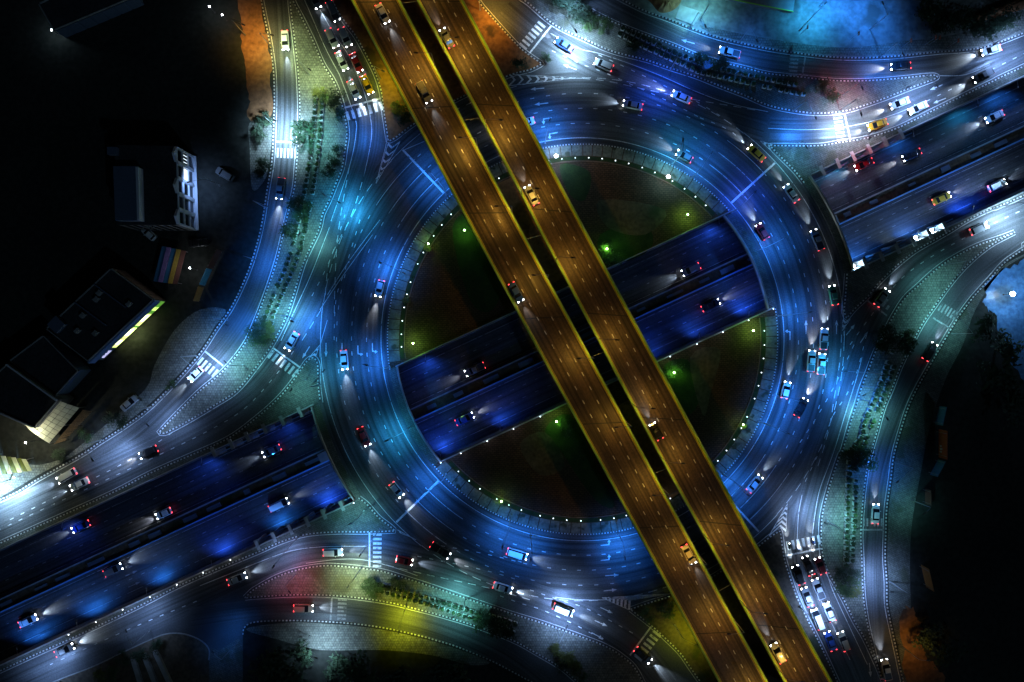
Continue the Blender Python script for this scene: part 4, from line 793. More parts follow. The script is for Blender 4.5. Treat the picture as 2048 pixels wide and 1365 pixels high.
TREES = [
 ('olive bush at the top of the upper left planter rows', [(637, 188, 1.5, 1.8, 'leaf_y'), (650, 196, 1.2, 1.6, 'leaf')], 'bush'), ('dark tree between the upper left planters and the queue', [(672, 205, 2.2, 4, 'leaf_d'), (683, 232, 1.6, 3, 'leaf_d'), (674, 330, 1.7, 3.2, 'leaf_d'), (678, 300, 1.3, 2.6, 'leaf_d'), (665, 352, 1.5, 3, 'leaf_d')], 'tree'),
 ('dark tree left of the upper left planters', [(608, 258, 2.2, 4, 'leaf_d'), (605, 285, 1.6, 3, 'leaf_d'), (590, 408, 1.8, 3.4, 'leaf_d'), (577, 460, 1.8, 3.2, 'leaf_d')], 'tree'),
 ('leafy bush at the lower end of the upper left planters', [(612, 418, 1.4, 2, 'leaf'), (604, 436, 1.5, 2, 'leaf'), (545, 655, 1.5, 2, 'leaf_y'), (540, 672, 1.3, 1.8, 'leaf_y'), (520, 682, 1.9, 2.6, 'leaf'), (512, 668, 1.7, 2.4, 'leaf_d'), (528, 645, 1.3, 2, 'leaf_d')], 'bush'),
 ('dark leafy tree on the head of the upper right island', [(1112, 10, 2.0, 4, 'leaf_d'), (1130, 18, 2.3, 4.5, 'leaf_d'), (1148, 30, 2.2, 4, 'leaf_d'), (1165, 42, 2.2, 4.2, 'leaf_d'), (1182, 50, 1.7, 3, 'leaf'), (1140, 5, 2, 4, 'leaf_d')], 'tree'),
 ('bush among the upper right planter rows', [(1206, 58, 1.6, 2.2, 'leaf'), (1395, 118, 1.6, 3, 'leaf_d'), (1440, 132, 1.8, 3, 'leaf_d'), (1415, 128, 1.5, 2.4, 'leaf'), (1642, 180, 1.6, 2.6, 'leaf_d'), (1655, 198, 1.5, 2.4, 'leaf_d'), (1268, 98, 1.6, 2, 'leaf_d')], 'bush'),
 ('dark tree at the top of the right planter rows', [(1752, 690, 2.2, 4, 'leaf_d'), (1772, 680, 2.0, 4, 'leaf_d'), (1796, 695, 2.2, 3.6, 'leaf_d'), (1764, 660, 2, 3.6, 'leaf_d'), (1806, 676, 1.6, 3, 'leaf')], 'tree'),
 ('leafy tree midway along the right planter rows', [(1690, 905, 1.6, 3, 'leaf_d'), (1712, 898, 2.2, 3.6, 'leaf_d'), (1722, 918, 1.9, 3.4, 'leaf'), (1702, 922, 1.6, 3, 'leaf_d')], 'tree'),
 ('leafy bush at the foot of the right planter rows', [(1680, 1142, 1.7, 2.2, 'leaf_d'), (1706, 1140, 1.6, 2.2, 'leaf_d'), (1694, 1162, 1.9, 2.5, 'leaf'), (1705, 1182, 1.7, 2, 'leaf_y'), (1682, 1178, 1.5, 2, 'leaf')], 'bush'),
 ('dark bush at the left end of the bottom planters', [(744, 1160, 1.6, 2.4, 'leaf_d'), (752, 1182, 1.6, 2.2, 'leaf'), (740, 1172, 1.4, 2.2, 'leaf_d'), (788, 1160, 1.1, 1.4, 'leaf_d'), (800, 1166, 1.2, 1.4, 'leaf_d')], 'bush'),
 ('dark tree at the right end of the bottom planters', [(975, 1232, 2.2, 3.6, 'leaf_d'), (992, 1246, 2.3, 3.8, 'leaf_d'), (960, 1240, 1.6, 3, 'leaf'), (1012, 1258, 1.8, 3, 'leaf_d')], 'tree'),
 ('yellowish bush at the lower tip of the bottom island', [(1112, 1296, 1.5, 2, 'leaf_y'), (1130, 1310, 1.8, 2.4, 'leaf_y'), (1148, 1322, 1.7, 2.2, 'leaf_y'), (1126, 1330, 1.6, 2, 'leaf_d'), (1160, 1345, 1.7, 2.2, 'leaf')], 'bush'),
 ('dark tree on the unlit ground at the bottom', [(560, 1310, 3.5, 5, 'leaf_d'), (590, 1335, 4, 6, 'leaf_d'), (540, 1345, 4, 5, 'leaf_d'), (690, 1320, 3, 4, 'leaf_d'), (720, 1340, 4, 5, 'leaf_d'), (610, 1300, 2.4, 4, 'leaf_d'), (880, 1335, 3.4, 5, 'leaf_d'), (930, 1350, 3.6, 5, 'leaf_d'), (800, 1345, 3.4, 5, 'leaf_d')], 'tree'),
 ('scruffy bush in the lower left corner', [(205, 1350, 1.8, 2, 'leaf_y'), (230, 1345, 1.7, 2, 'leaf'), (255, 1318, 1.8, 2.2, 'leaf_d'), (285, 1303, 1.7, 2, 'leaf_d'), (320, 1290, 1.6, 2, 'leaf_d')], 'bush'),
 ('low bush on the forecourt left of the west road', [(232, 838, 1.8, 2.4, 'leaf_d'), (248, 846, 1.5, 2, 'leaf_d'), (178, 872, 1.3, 1.6, 'leaf'), (345, 770, 1.0, 1.4, 'leaf'), (120, 905, 1.4, 1.8, 'leaf_d')], 'bush'),
 ('bush on the yellow soil under the flyovers', [(812, 236, 2, 3, 'leaf_d'), (798, 222, 1.8, 2.4, 'leaf_y'), (1090, 120, 1.2, 1.6, 'leaf_d'), (1040, 128, 1.6, 2, 'leaf_d'), (1330, 1222, 1.9, 2.4, 'leaf_d'), (1290, 1226, 1.5, 2, 'leaf')], 'bush'),
 ('green lit bush inside the central island', [(1214, 508, 1.8, 2, 'leaf'), (1224, 518, 1.5, 1.8, 'leaf'), (1130, 852, 1.5, 1.6, 'leaf'), (1345, 738, 1.5, 1.6, 'leaf'), (856, 497, .9, 1.2, 'leaf_y'), (813, 602, .9, 1.2, 'leaf_y'), (1484, 852, .9, 1.2, 'leaf_y'), (1000, 1004, .9, 1.2, 'leaf_y')], 'bush'),
 ('dark bush beside the west service road', [(536, 250, 1.6, 3, 'leaf_d'), (528, 272, 1.8, 3, 'leaf_d'), (534, 330, 1.8, 3, 'leaf_d'), (526, 350, 1.6, 3, 'leaf_d')], 'bush'),
 ('dark tree on the vacant land at right', [(1990, 700, 3.4, 5, 'leaf_d'), (1960, 660, 3, 4, 'leaf_d'), (1975, 760, 4, 5, 'leaf_d'), (2010, 800, 4, 5, 'leaf_d'), (1850, 1270, 3, 4, 'leaf_d'), (1880, 1300, 3.4, 4, 'leaf_d')], 'tree'),
 ('dark scrub on the graded land at upper right', [(1900, 40, 3, 3, 'leaf_d'), (1930, 55, 3, 3, 'leaf_d'), (1870, 60, 2.5, 2.6, 'leaf_d'), (1960, 60, 3, 3, 'leaf_d'), (1840, 30, 3, 3, 'leaf_d'), (2000, 40, 3, 3, 'leaf_d')], 'bush')]
for lab, items, nm in TREES:
    items = sorted(items)
    for i_, it in enumerate(items): tree(lab+', '+('leftmost' if i_ == 0 else 'rightmost' if i_ == len(items)-1 else ORD[i_]+' from left'), *it, name=nm, cat=nm, group=lab+' (cluster)')
# ------------------------------------------------------------------ vehicles
def sec(x, hw, zb, zt, ch=.16):
    return [(x, -hw, zb+.1), (x, -hw+.1, zb), (x, hw-.1, zb), (x, hw, zb+.1), (x, hw, zt-ch*.8), (x, hw-ch, zt), (x, -hw+ch, zt), (x, -hw, zt-ch*.8)]
def hull(mb, x0, x1, hw, z0, X0, X1, HW, z1, mi=0):
    vs = [(x0, -hw, z0), (x1, -hw, z0), (x1, hw, z0), (x0, hw, z0), (X0, -HW, z1), (X1, -HW, z1), (X1, HW, z1), (X0, HW, z1)]
    mb.add(vs, [(0, 1, 5, 4), (1, 2, 6, 5), (2, 3, 7, 6), (3, 0, 4, 7), (4, 5, 6, 7), (3, 2, 1, 0)], mi)
mb = MB(); mb.tube((0, -.12, 0), (0, .12, 0), .33, n=12); mb.tube((0, -.13, 0), (0, .13, 0), .18, n=8, mi=1); WHEEL = mb.mesh('wheel', [M['rubber'], M['steel']])
def V(kind):
    """list of (part name, mesh, painted, location)"""
    out = []; mb = MB()
    if kind in ('sedan', 'taxi', 'hatchback'):
        L = 4.9 if kind != 'hatchback' else 4.2; h = L/2
        mb.loft([sec(-h, .72, .38, .82), sec(-h+.12, .86, .3, .93), sec(-h+1, .93, .28, .98), sec(0, .94, .28, .97), sec(h-1.2, .93, .28, .93), sec(h-.35, .87, .28, .80), sec(h-.05, .70, .34, .68)])
        out.append(('body', mb.mesh('body', M['paint_white']), 1))
        rb = -h+.75 if kind != 'hatchback' else -h+.25; rt = -h+1.45 if kind != 'hatchback' else -h+.65
        mb = MB(); hull(mb, rb, h-1.15, .78, .9, rt, h-2.05, .6, 1.42); out.append(('windows', mb.mesh('windows', M['glass']), 0))
        mb = MB(); hull(mb, rt-.06, h-1.98, .63, 1.405, rt+.08, h-2.15, .56, 1.48); out.append(('roof', mb.mesh('roof', M['paint_white']), 1))
        hz, hy, tz = .66, .62, .78
    elif kind in ('suv', 'van'):
        L = 4.8 if kind == 'suv' else 5.2; h = L/2; top = 1.72 if kind == 'suv' else 2.05; fr = h-1.95 if kind == 'suv' else h-1.3
        mb.loft([sec(-h, .80, .42, 1.0), sec(-h+.12, .92, .34, 1.08), sec(0, .97, .32, 1.08), sec(h-1.1, .96, .32, 1.04), sec(h-.3, .9, .32, .92), sec(h-.03, .78, .38, .8)])
        out.append(('body', mb.mesh('body', M['paint_white']), 1))
        mb = MB(); hull(mb, -h+.12, fr+.85, .84, 1.0, -h+.4, fr, .68, top-.05); out.append(('windows', mb.mesh('windows', M['glass']), 0))
        mb = MB(); hull(mb, -h+.34, fr+.05, .71, top-.07, -h+.5, fr-.1, .62, top); out.append(('roof', mb.mesh('roof', M['paint_white']), 1))
        hz, hy, tz = .76, .68, .95
    elif kind == 'pickup':
        L = 5.3; h = L/2
        mb.loft([sec(-h, .86, .5, .98), sec(-h+.1, .93, .4, 1.02), sec(-.5, .95, .36, 1.03), sec(h-1.2, .95, .36, 1.06), sec(h-.3, .9, .36, .95), sec(h-.03, .8, .42, .84)])
        mb.box((-h+.95, .86, 1.08), (1.8, .1, .16)); mb.box((-h+.95, -.86, 1.08), (1.8, .1, .16)); mb.box((-h+.06, 0, 1.08), (.1, 1.6, .16))
        out.append(('body', mb.mesh('body', M['paint_white']), 1))
        mb = MB(); mb.box((-h+.98, 0, 1.035), (1.7, 1.6, .03)); out.append(('cargo_bed', mb.mesh('cargo_bed', M['steel_d']), 0))
        mb = MB(); hull(mb, -.72, h-1.25, .82, 1.0, -.5, h-2.0, .66, 1.66); out.append(('windows', mb.mesh('windows', M['glass']), 0))
        mb = MB(); hull(mb, -.55, h-1.95, .69, 1.64, -.42, h-2.1, .6, 1.73); out.append(('roof', mb.mesh('roof', M['paint_white']), 1))
        hz, hy, tz = .8, .68, .9
    else:  # box truck
        L = 7.2; h = L/2
        mb.loft([sec(h-1.9, 1.0, .5, 2.1), sec(h-.9, 1.02, .5, 2.2), sec(h-.25, 1.0, .5, 1.7), sec(h-.03, .95, .55, 1.25)]); out.append(('cab', mb.mesh('cab', M['paint_white']), 1))
        mb = MB(); hull(mb, h-.72, h-.16, .9, 1.5, h-.98, h-.9, .86, 2.13); out.append(('windscreen', mb.mesh('windscreen', M['glass']), 0))
        mb = MB(); mb.box((-.95, 0, 1.85), (5.2, 2.25, 2.2)); mb.box((-.95, 0, 2.97), (5.0, 2.05, .05)); out.append(('cargo_box', mb.mesh('cargo_box', M['concrete']), 0))
        mb = MB(); mb.box((-.6, 0, .62), (6.0, .9, .22)); out.append(('chassis', mb.mesh('chassis', M['steel_d']), 0))
        hz, hy, tz = .85, .75, .85
    mb = MB(); mb.box((0, 0, 0), (.26, .32, .17)); HL = mb.mesh('headlight', M['hlamp'])
    mb = MB(); mb.box((0, 0, 0), (.14, .34, .14)); TLm = mb.mesh('tail_light', M['tlamp'])
    for s in (-1, 1):
        out.append(('headlight', HL, 0, (h-.16, s*hy, hz))); out.append(('tail_light', TLm, 0, (-h+.02, s*hy*1.05, tz)))
        for x in (-h*.6, h*.6): out.append(('wheel', WHEEL, 0, (x, s*.86, .33)))
        if kind != 'truck':
            mb = MB(); mb.box((0, 0, 0), (.16, .22, .12)); out.append(('wing_mirror', mb.mesh('wing_mirror', M['paint_white']), 1, (h-1.75, s*1.02, 1.0)))
    return out, h, hz
VC = {k: V(k) for k in ('sedan', 'taxi', 'hatchback', 'suv', 'van', 'pickup', 'truck')}
KN = dict(sedan='saloon car', taxi='taxi', hatchback='hatchback', suv='sport utility car', van='van', pickup='pickup truck', truck='box truck')
NAME = dict(sedan='car', taxi='taxi', hatchback='hatchback', suv='car', van='van', pickup='pickup_truck', truck='box_truck')
CAT = dict(sedan='car', taxi='taxi', hatchback='car', suv='car', van='van', pickup='pickup', truck='truck')
SPOTS = []
HLP = 5.5
def vehicle(kind, colour, pos, ang, where, group, beam=1.0):
    for q, hd in SPOTS:
        d = q-pos
        if abs(d.z) < 2:
            lo = abs(d.x*math.cos(ang)+d.y*math.sin(ang)); la = abs(-d.x*math.sin(ang)+d.y*math.cos(ang))
            if lo < 5.6 and la < 2.3: return None
    SPOTS.append((pos.copy(), ang))
    lab = f'{colour} {KN[kind]} {where}'
    t = thing(NAME[kind], lab, CAT[kind], pos, ang, group)
    parts, h, hz = VC[kind]
    for q in parts:
        o = link(q[0], q[1], t, q[3] if len(q) > 3 else None)
        if q[2]:
            o.material_slots[0].link = 'OBJECT'; o.material_slots[0].material = M['paint_'+colour]
        if not beam and q[0] in ('headlight', 'tail_light'):
            o.material_slots[0].link = 'OBJECT'; o.material_slots[0].material = M['glass']
    if beam:
        warm = random.choice(((.66, .82, 1), (.58, .76, 1), (.85, .90, 1)))
        spot(t, (h+.05, 0, hz+.12), warm, HLP*PW*beam, random.uniform(34, 52), 1.0, (0, -math.radians(random.uniform(76, 81)), random.uniform(-.04, .04)), .12)
    return t
def at(x, y, tx, ty, z=0.0):
    a, b = P(x, y, z), P(tx, ty, z); d = b-a; return a, math.atan2(d.y, d.x)
def along(path, t, z=0.0, side=0.0):
    w = resample([P(*q, z) for q in smooth(path, False, 6)], 1.0); i = min(len(w)-2, max(0, int(t*(len(w)-1)))); d = w[i+1]-w[i]
    n = Vector((-d.y, d.x, 0)).normalized(); p = w[i]+n*side; p.z = z; return p, math.atan2(d.y, d.x)
# queue at the upper left zebra, heading down
g = 'cars queueing at the upper left crossing'
for k, c, x, y, wh in (('sedan', 'silver', 709, 182, 'first in the left lane at the upper left crossing'), ('sedan', 'white', 685, 125, 'second in the left lane of the upper left queue'), ('suv', 'white', 666, 80, 'third in the left lane of the upper left queue'), ('sedan', 'beige', 650, 42, 'fourth in the left lane of the upper left queue'), ('hatchback', 'grey', 632, 4, 'last in the left lane of the upper left queue'),
                       ('taxi', 'yellow', 735, 172, 'first in the right lane at the upper left crossing'), ('sedan', 'red', 714, 128, 'second in the right lane of the upper left queue'), ('suv', 'silver', 692, 78, 'third in the right lane of the upper left queue'), ('van', 'grey', 668, 26, 'last in the right lane of the upper left queue')):
    p, a = at(x, y, x+21, y+45); vehicle(k, c, p, a, wh, g, 1.0 if y > 170 else .5)
g = 'cars queueing at the lower right crossing'
for k, c, x, y, wh in (('sedan', 'black', 1614, 1130, 'first in the middle lane at the lower right crossing'), ('hatchback', 'maroon', 1638, 1130, 'first in the right lane at the lower right crossing'), ('suv', 'black', 1594, 1148, 'first in the left lane at the lower right crossing'), ('pickup', 'silver', 1634, 1176, 'behind the black saloon in the lower right queue'), ('sedan', 'grey', 1612, 1192, 'second in the left lane of the lower right queue'),
                       ('sedan', 'white', 1656, 1222, 'behind the silver pickup in the lower right queue'), ('van', 'white', 1632, 1236, 'third in the left lane of the lower right queue'), ('sedan', 'blue', 1658, 1280, 'last in the left lane of the lower right queue'), ('suv', 'beige', 1684, 1280, 'last in the right lane of the lower right queue')):
    p, a = at(x, y, x-18, y-46); vehicle(k, c, p, a, wh, g, .8 if y < 1150 else .5)
g = 'white pickups on the right of the ring'
for x, y, wh in ((1620, 722, 'leftmost of the three at the right of the ring'), (1640, 728, 'hindmost of the three at the right of the ring'), (1645, 678, 'foremost of the three at the right of the ring')):
    p, a = at(x, y, x+3, y-40); vehicle('pickup', 'white', p, a, wh, g, 1.2)
p, a = at(1600, 815, 1625, 770); vehicle('sedan', 'black', p, a, 'changing lanes behind the white pickups', 'vehicles on the ring', 1.4)
# ring traffic (anticlockwise)
LN = {417: 'innermost lane', 447: 'second lane', 477: 'third lane', 507: 'outer lane'}
RINGV = [(78, 477, 'sedan', 'silver'), (72, 447, 'suv', 'white'), (66, 507, 'sedan', 'white'), (61, 417, 'hatchback', 'grey'), (57, 477, 'pickup', 'white'), (52, 447, 'sedan', 'blue'), (47, 507, 'taxi', 'yellow'), (43.5, 477, 'sedan', 'beige'), (38, 447, 'suv', 'black'), (35, 507, 'sedan', 'silver'), (31, 417, 'hatchback', 'red'), (28, 477, 'van', 'white'), (23, 507, 'pickup', 'grey'),
         (19, 447, 'sedan', 'white'), (14, 477, 'sedan', 'black'), (10, 507, 'taxi', 'green'), (5, 447, 'suv', 'silver'), (-14, 417, 'hatchback', 'white'), (105, 447, 'sedan', 'white'),
         (152, 447, 'sedan', 'grey'), (161, 477, 'suv', 'white'), (166, 417, 'hatchback', 'silver'), (174, 447, 'pickup', 'white'), (181, 507, 'sedan', 'blue'), (185, 477, 'sedan', 'white'), (191, 447, 'taxi', 'yellow'), (198, 507, 'van', 'silver'), (204, 477, 'sedan', 'red'), (209, 447, 'suv', 'grey'), (214, 507, 'sedan', 'white'), (219, 477, 'hatchback', 'beige'),
         (225, 507, 'suv', 'white'), (231, 447, 'sedan', 'silver'), (236, 507, 'pickup', 'black'), (241, 477, 'sedan', 'maroon'), (247, 507, 'sedan', 'white'), (253, 447, 'van', 'white'), (260, 477, 'taxi', 'green'), (276, 447, 'sedan', 'grey'), (-40, 447, 'sedan', 'silver')]
for a_, r, k, c in [q for i, q in enumerate(RINGV) if i % 3 == 0 or i in (10, 17)]:
    p = P(*ring(a_, r)); q = a_ % 360
    sc_ = 'upper right' if q < 62 else 'top' if q < 120 else 'upper left' if q < 168 else 'left' if q < 202 else 'lower left' if q < 245 else 'bottom' if q < 300 else 'right'
    vehicle(k, c, p, math.radians(a_+90), f'in the {LN[r]} at the {sc_} of the ring', 'vehicles on the ring', 1.0)
ROADS = [
 ('on the west service road', [(565, -20), (572, 80), (575, 200), (572, 280), (560, 400), (535, 510), (500, 610), (440, 700), (370, 772), (280, 858), (180, 926), (60, 994)], [(.09, 'sedan', 'white'), (.205, 'suv', 'silver'), (.33, 'pickup', 'grey'), (.5, 'sedan', 'black'), (.665, 'hatchback', 'white'), (.78, 'sedan', 'maroon'), (.93, 'van', 'white')], 1.3, 0),
 ('leaving by the west exit road', [(620, 620), (575, 700), (520, 770), (440, 835), (330, 890), (200, 950), (40, 1025)], [(.1, 'sedan', 'silver'), (.62, 'suv', 'black'), (.83, 'sedan', 'white')], 1.0, 0),
 ('on the upper right service road', [(2040, 85), (1900, 124), (1800, 135), (1700, 140), (1600, 133), (1500, 118), (1400, 90), (1300, 48), (1220, 10)], [(.08, 'sedan', 'white'), (.2, 'suv', 'silver'), (.3, 'sedan', 'black'), (.45, 'hatchback', 'blue'), (.7, 'pickup', 'white'), (.9, 'sedan', 'grey')], 1.1, 0),
 ('approaching the east crossing in the upper lane', [(2040, 88), (1930, 146), (1850, 186), (1780, 215), (1710, 238), (1600, 246)], [(.06, 'sedan', 'silver'), (.4, 'van', 'white'), (.58, 'sedan', 'white'), (.72, 'suv', 'grey')], 1.3, 0),
 ('approaching the east crossing in the lower lane', [(2040, 113), (1930, 170), (1850, 210), (1780, 241), (1710, 263), (1600, 276)], [(.5, 'sedan', 'white'), (.68, 'taxi', 'yellow'), (.2, 'pickup', 'black')], 1.2, 0),
 ('on the top exit road', [(1420, 222), (1300, 170), (1200, 130), (1140, 100), (1080, 60), (1010, 5)], [(.15, 'sedan', 'white'), (.5, 'suv', 'silver'), (.69, 'sedan', 'blue')], 1.5, 0),
 ('on the right exit road', [(1700, 680), (1740, 625), (1790, 560), (1850, 515), (1940, 465), (2040, 420)], [(.25, 'sedan', 'grey'), (.8, 'suv', 'white')], 1.0, 0),
 ('on the right service lane', [(1774, 1360), (1754, 1260), (1747, 1180), (1747, 1060), (1755, 960), (1785, 850), (1840, 730), (1900, 640), (1960, 565), (2040, 500)], [(.03, 'pickup', 'white'), (.19, 'sedan', 'silver'), (.36, 'sedan', 'white'), (.56, 'hatchback', 'grey'), (.72, 'suv', 'black'), (.86, 'sedan', 'red')], .8, 0),
 ('on the bottom right exit lanes', [(960, 1160), (1040, 1185), (1120, 1215), (1200, 1250), (1275, 1300), (1340, 1360)], [(.12, 'sedan', 'white'), (.42, 'van', 'silver'), (.85, 'sedan', 'black')], 1.5, 0),
 ('on the lower left slip road', [(380, 1195), (512, 1142), (600, 1110), (680, 1103), (740, 1106), (830, 1125), (900, 1145)], [(.2, 'sedan', 'silver'), (.58, 'suv', 'white'), (.85, 'hatchback', 'red')], .8, 0),
 ('on the bottom service road', [(40, 1345), (200, 1270), (400, 1222), (520, 1216), (650, 1216), (780, 1232), (900, 1265), (1010, 1315), (1080, 1365)], [(.1, 'sedan', 'grey'), (.37, 'sedan', 'white'), (.55, 'suv', 'beige'), (.72, 'sedan', 'silver')], .7, 0)]
for wh, path, items, bm, z in ROADS:
    for t_, k, c in (items if len(items) < 4 else [q for i, q in enumerate(items) if i % 2 == 0]):
        p, a = along(path, t_, z); vehicle(k, c, p, a, wh, 'traffic '+wh, bm)
TN = [(1985, 680, 'sedan', 'white'), (1930, 655, 'suv', 'silver'), (1880, 705, 'taxi', 'yellow'), (1820, 680, 'sedan', 'black'), (1775, 705, 'pickup', 'white'), (1725, 655, 'sedan', 'red'), (1690, 690, 'van', 'white'), (1440, 680, 'sedan', 'silver'), (1380, 705, 'suv', 'grey'), (1345, 655, 'hatchback', 'blue'), (1010, 680, 'sedan', 'beige'), (950, 705, 'pickup', 'grey'), (885, 680, 'suv', 'white'), (840, 705, 'sedan', 'maroon'),
      (600, 705, 'van', 'silver'), (545, 680, 'sedan', 'grey'), (470, 655, 'suv', 'black'), (410, 680, 'taxi', 'green'), (330, 705, 'hatchback', 'white'), (255, 680, 'pickup', 'black'), (165, 655, 'sedan', 'blue'), (80, 690, 'truck', 'white')]
for x, y0, k, c in [q for i, q in enumerate(TN) if i in (0, 3, 5, 8, 11, 15, 18, 20)]:
    p = TL(x, y0, DEPTH); q = TL(x-20, y0, DEPTH); vehicle(k, c, p, math.atan2((q-p).y, (q-p).x), 'heading left in the upper underpass carriageway', 'underpass traffic', .55)
for x, y0, k, c in ((60, 794, 'sedan', 'white'), (230, 771, 'suv', 'grey'), (560, 794, 'van', 'white'), (930, 794, 'sedan', 'blue'), (1420, 794, 'sedan', 'black'), (1880, 794, 'taxi', 'yellow'), (1990, 819, 'suv', 'white')):
    p = TL(x, y0, DEPTH); q = TL(x+20, y0, DEPTH); vehicle(k, c, p, math.atan2((q-p).y, (q-p).x), 'heading right in the lower underpass carriageway', 'underpass traffic', .5)
for side, items in (('west', ((.085, .5, 'sedan', 'white'), (.19, .5, 'pickup', 'grey'), (.44, .2, 'sedan', 'blue'), (.78, .8, 'sedan', 'beige'))),
                    ('east', ((.12, .2, 'sedan', 'grey'), (.33, .22, 'sedan', 'silver'), (.62, .2, 'hatchback', 'black'), (.9, .2, 'suv', 'white')))):
    A, B = decks[side]
    for t_, f, k, c in items:
        i = int(t_*(len(A)-1)); p = A[i]+(B[i]-A[i])*f; d = (A[i+1]-A[i-1])*(1 if side == 'west' else -1)
        vehicle(k, c, p, math.atan2(d.y, d.x), f'driving on the {"left" if side == "west" else "right"} flyover', 'cars on the flyovers', .35)
for x, y, k, c, wh, a in ((262, 806, 'sedan', 'silver', 'parked on the dark forecourt near the lower west road', .7), (452, 350, 'suv', 'grey', 'parked beside the framed building', 2.6), (300, 468, 'hatchback', 'white', 'parked below the framed building', 2.4), (400, 487, 'sedan', 'black', 'parked in the unlit yard above the hoardings', .1)):
    vehicle(k, c, P(x, y, .13), a, wh, 'parked cars on the left', 0)
# two motorbikes waiting on the lower right crossing
def motorbike(x, y, ang, wh, coat):
    p = P(x, y); t = thing('motorbike', f'dark motorbike waiting {wh}', 'motorbike', p, ang, 'motorbikes on the crossing')
    for xx in (-.65, .65):
        mb = MB(); mb.tube((xx, -.06, .31), (xx, .06, .31), .31, n=14); mb.build('wheel', M['rubber'], t)
    mb = MB(); mb.loft([[(x_, -w, z0), (x_, w, z0), (x_, w*.8, z1), (x_, -w*.8, z1)] for x_, w, z0, z1 in ((-.6, .08, .55, .72), (-.1, .16, .35, .76), (.3, .17, .4, .95), (.62, .1, .6, .9))]); mb.build('body', M['paint_black'], t)
    mb = MB(); mb.box((-.25, 0, .79), (.62, .26, .1)); mb.build('seat', M['rubber'], t)
    mb = MB(); mb.tube((.48, -.36, 1.05), (.48, .36, 1.05), .02); mb.tube((.5, 0, 1.05), (.66, 0, .35), .04); mb.build('handlebar', M['steel'], t)
    mb = MB(); mb.box((.72, 0, .86), (.1, .18, .14)); mb.build('headlight', M['hlamp'], t)
    spot(t, (.8, 0, .95), (.8, .9, 1), 3*PW, 46, 1, (0, -math.radians(76), 0), .1)
    me = bpy.data.meshes.new('person')
    vs = [(-.25, 0, .88), (-.2, 0, 1.15), (-.12, 0, 1.4), (-.08, 0, 1.52), (-.03, 0, 1.66), (-.12, .2, 1.38), (.1, .3, 1.15), (.42, .3, 1.08), (-.12, -.2, 1.38), (.1, -.3, 1.15), (.42, -.3, 1.08), (-.22, .12, .86), (.2, .22, .8), (.05, .22, .38), (.16, .22, .33), (-.22, -.12, .86), (.2, -.22, .8), (.05, -.22, .38), (.16, -.22, .33)]
    es = [(0, 1), (1, 2), (2, 3), (3, 4), (2, 5), (5, 6), (6, 7), (2, 8), (8, 9), (9, 10), (0, 11), (11, 12), (12, 13), (13, 14), (0, 15), (15, 16), (16, 17), (17, 18)]
    rs = [.16, .15, .16, .06, .11, .08, .055, .04, .08, .055, .04, .1, .085, .055, .05, .1, .085, .055, .05]
    me.from_pydata(vs, es, []); me.materials.append(coat)
    o = link('person', me, None, p, ang); tag(o, f'helmeted rider seated on the motorbike waiting {wh}', 'person', 'motorbike riders')
    md = o.modifiers.new('skin', 'SKIN'); o.modifiers.new('sub', 'SUBSURF').render_levels = 1
    sk = me.skin_vertices[0].data
    for i, r in enumerate(rs): sk[i].radius = (r, r)
    sk[0].use_root = True
    mb = MB(); mb.ball((-.03, 0, 1.68), .15, 10, 7); mb.build('helmet', M['paint_black'], o, True)
motorbike(1577, 1091, math.radians(100), 'at the left end of the lower right zebra', M['leaf_d']); motorbike(1624, 1083, math.radians(100), 'near the right end of the lower right zebra', M['paint_blue'])
# ------------------------------------------------------------------ buildings on the left
def prism(parent, name, pts, z0, z1, mat):
    return MB().poly(pts, z0, z1).build(name, mat, parent)
def quad_wall(mb, a, b, s0, s1, z0, z1, out, th=.12, mi=0):
    """box on the wall a->b between fractions s0,s1 and heights z0,z1, standing out by th"""
    p = a+(b-a)*s0; q = a+(b-a)*s1; o = out*th
    vs = [(p.x, p.y, z0), (q.x, q.y, z0), (q.x+o.x, q.y+o.y, z0), (p.x+o.x, p.y+o.y, z0), (p.x, p.y, z1), (q.x, q.y, z1), (q.x+o.x, q.y+o.y, z1), (p.x+o.x, p.y+o.y, z1)]
    mb.add(vs, [(3, 2, 1, 0), (4, 5, 6, 7), (0, 1, 5, 4), (1, 2, 6, 5), (2, 3, 7, 6), (3, 0, 4, 7)], mi); return mb
M['win_lit'] = flat('lit_window', (.8, .85, .9), .4, emit=1.6, ecol=(.75, .9, 1)); M['shop_lit'] = flat('lit_shopfront', (.8, .8, .5), .4, emit=1.7, ecol=(.75, .95, .25)); M['shop_hot'] = flat('lit_shop_panel', (.9, .9, .7), .4, emit=3.5, ecol=(.95, 1, .6)); M['shop_g'] = flat('green_shop_panel', (.1, .4, .05), .4, emit=.35, ecol=(.3, .9, .1)); M['sign_v'] = flat('sign_letters', (.6, .6, .9), .4, emit=1.2, ecol=(.6, .6, 1))
b1 = thing('office_building', 'three storey building with white framed gabled front and one lit window', 'building', P(330, 388))
def loc(o, p): return Vector((p.x-o.location.x, p.y-o.location.y, 0))
NW, NE, SE, SW = [loc(b1, P(*q)) for q in ((272, 312), (386, 314), (391, 462), (276, 462))]
prism(b1, 'wall', [NW, NE, SE, SW], .13, 9.0, M['concrete_d']); prism(b1, 'roof', [NW*1.01, NE*1.01, SE*1.01, SW*1.01], 9.004, 9.15, M['roof'])
out = Vector((1, 0, 0))
bays = [0, .2, .4, .6, .8, 1.0]
for k in range(6):
    mb = MB(); s = bays[k]; quad_wall(mb, NE, SE, max(0, s-.022), min(1, s+.022), .2, 9.0, out, .5); mb.build('pilaster', M['frame_w'], b1)
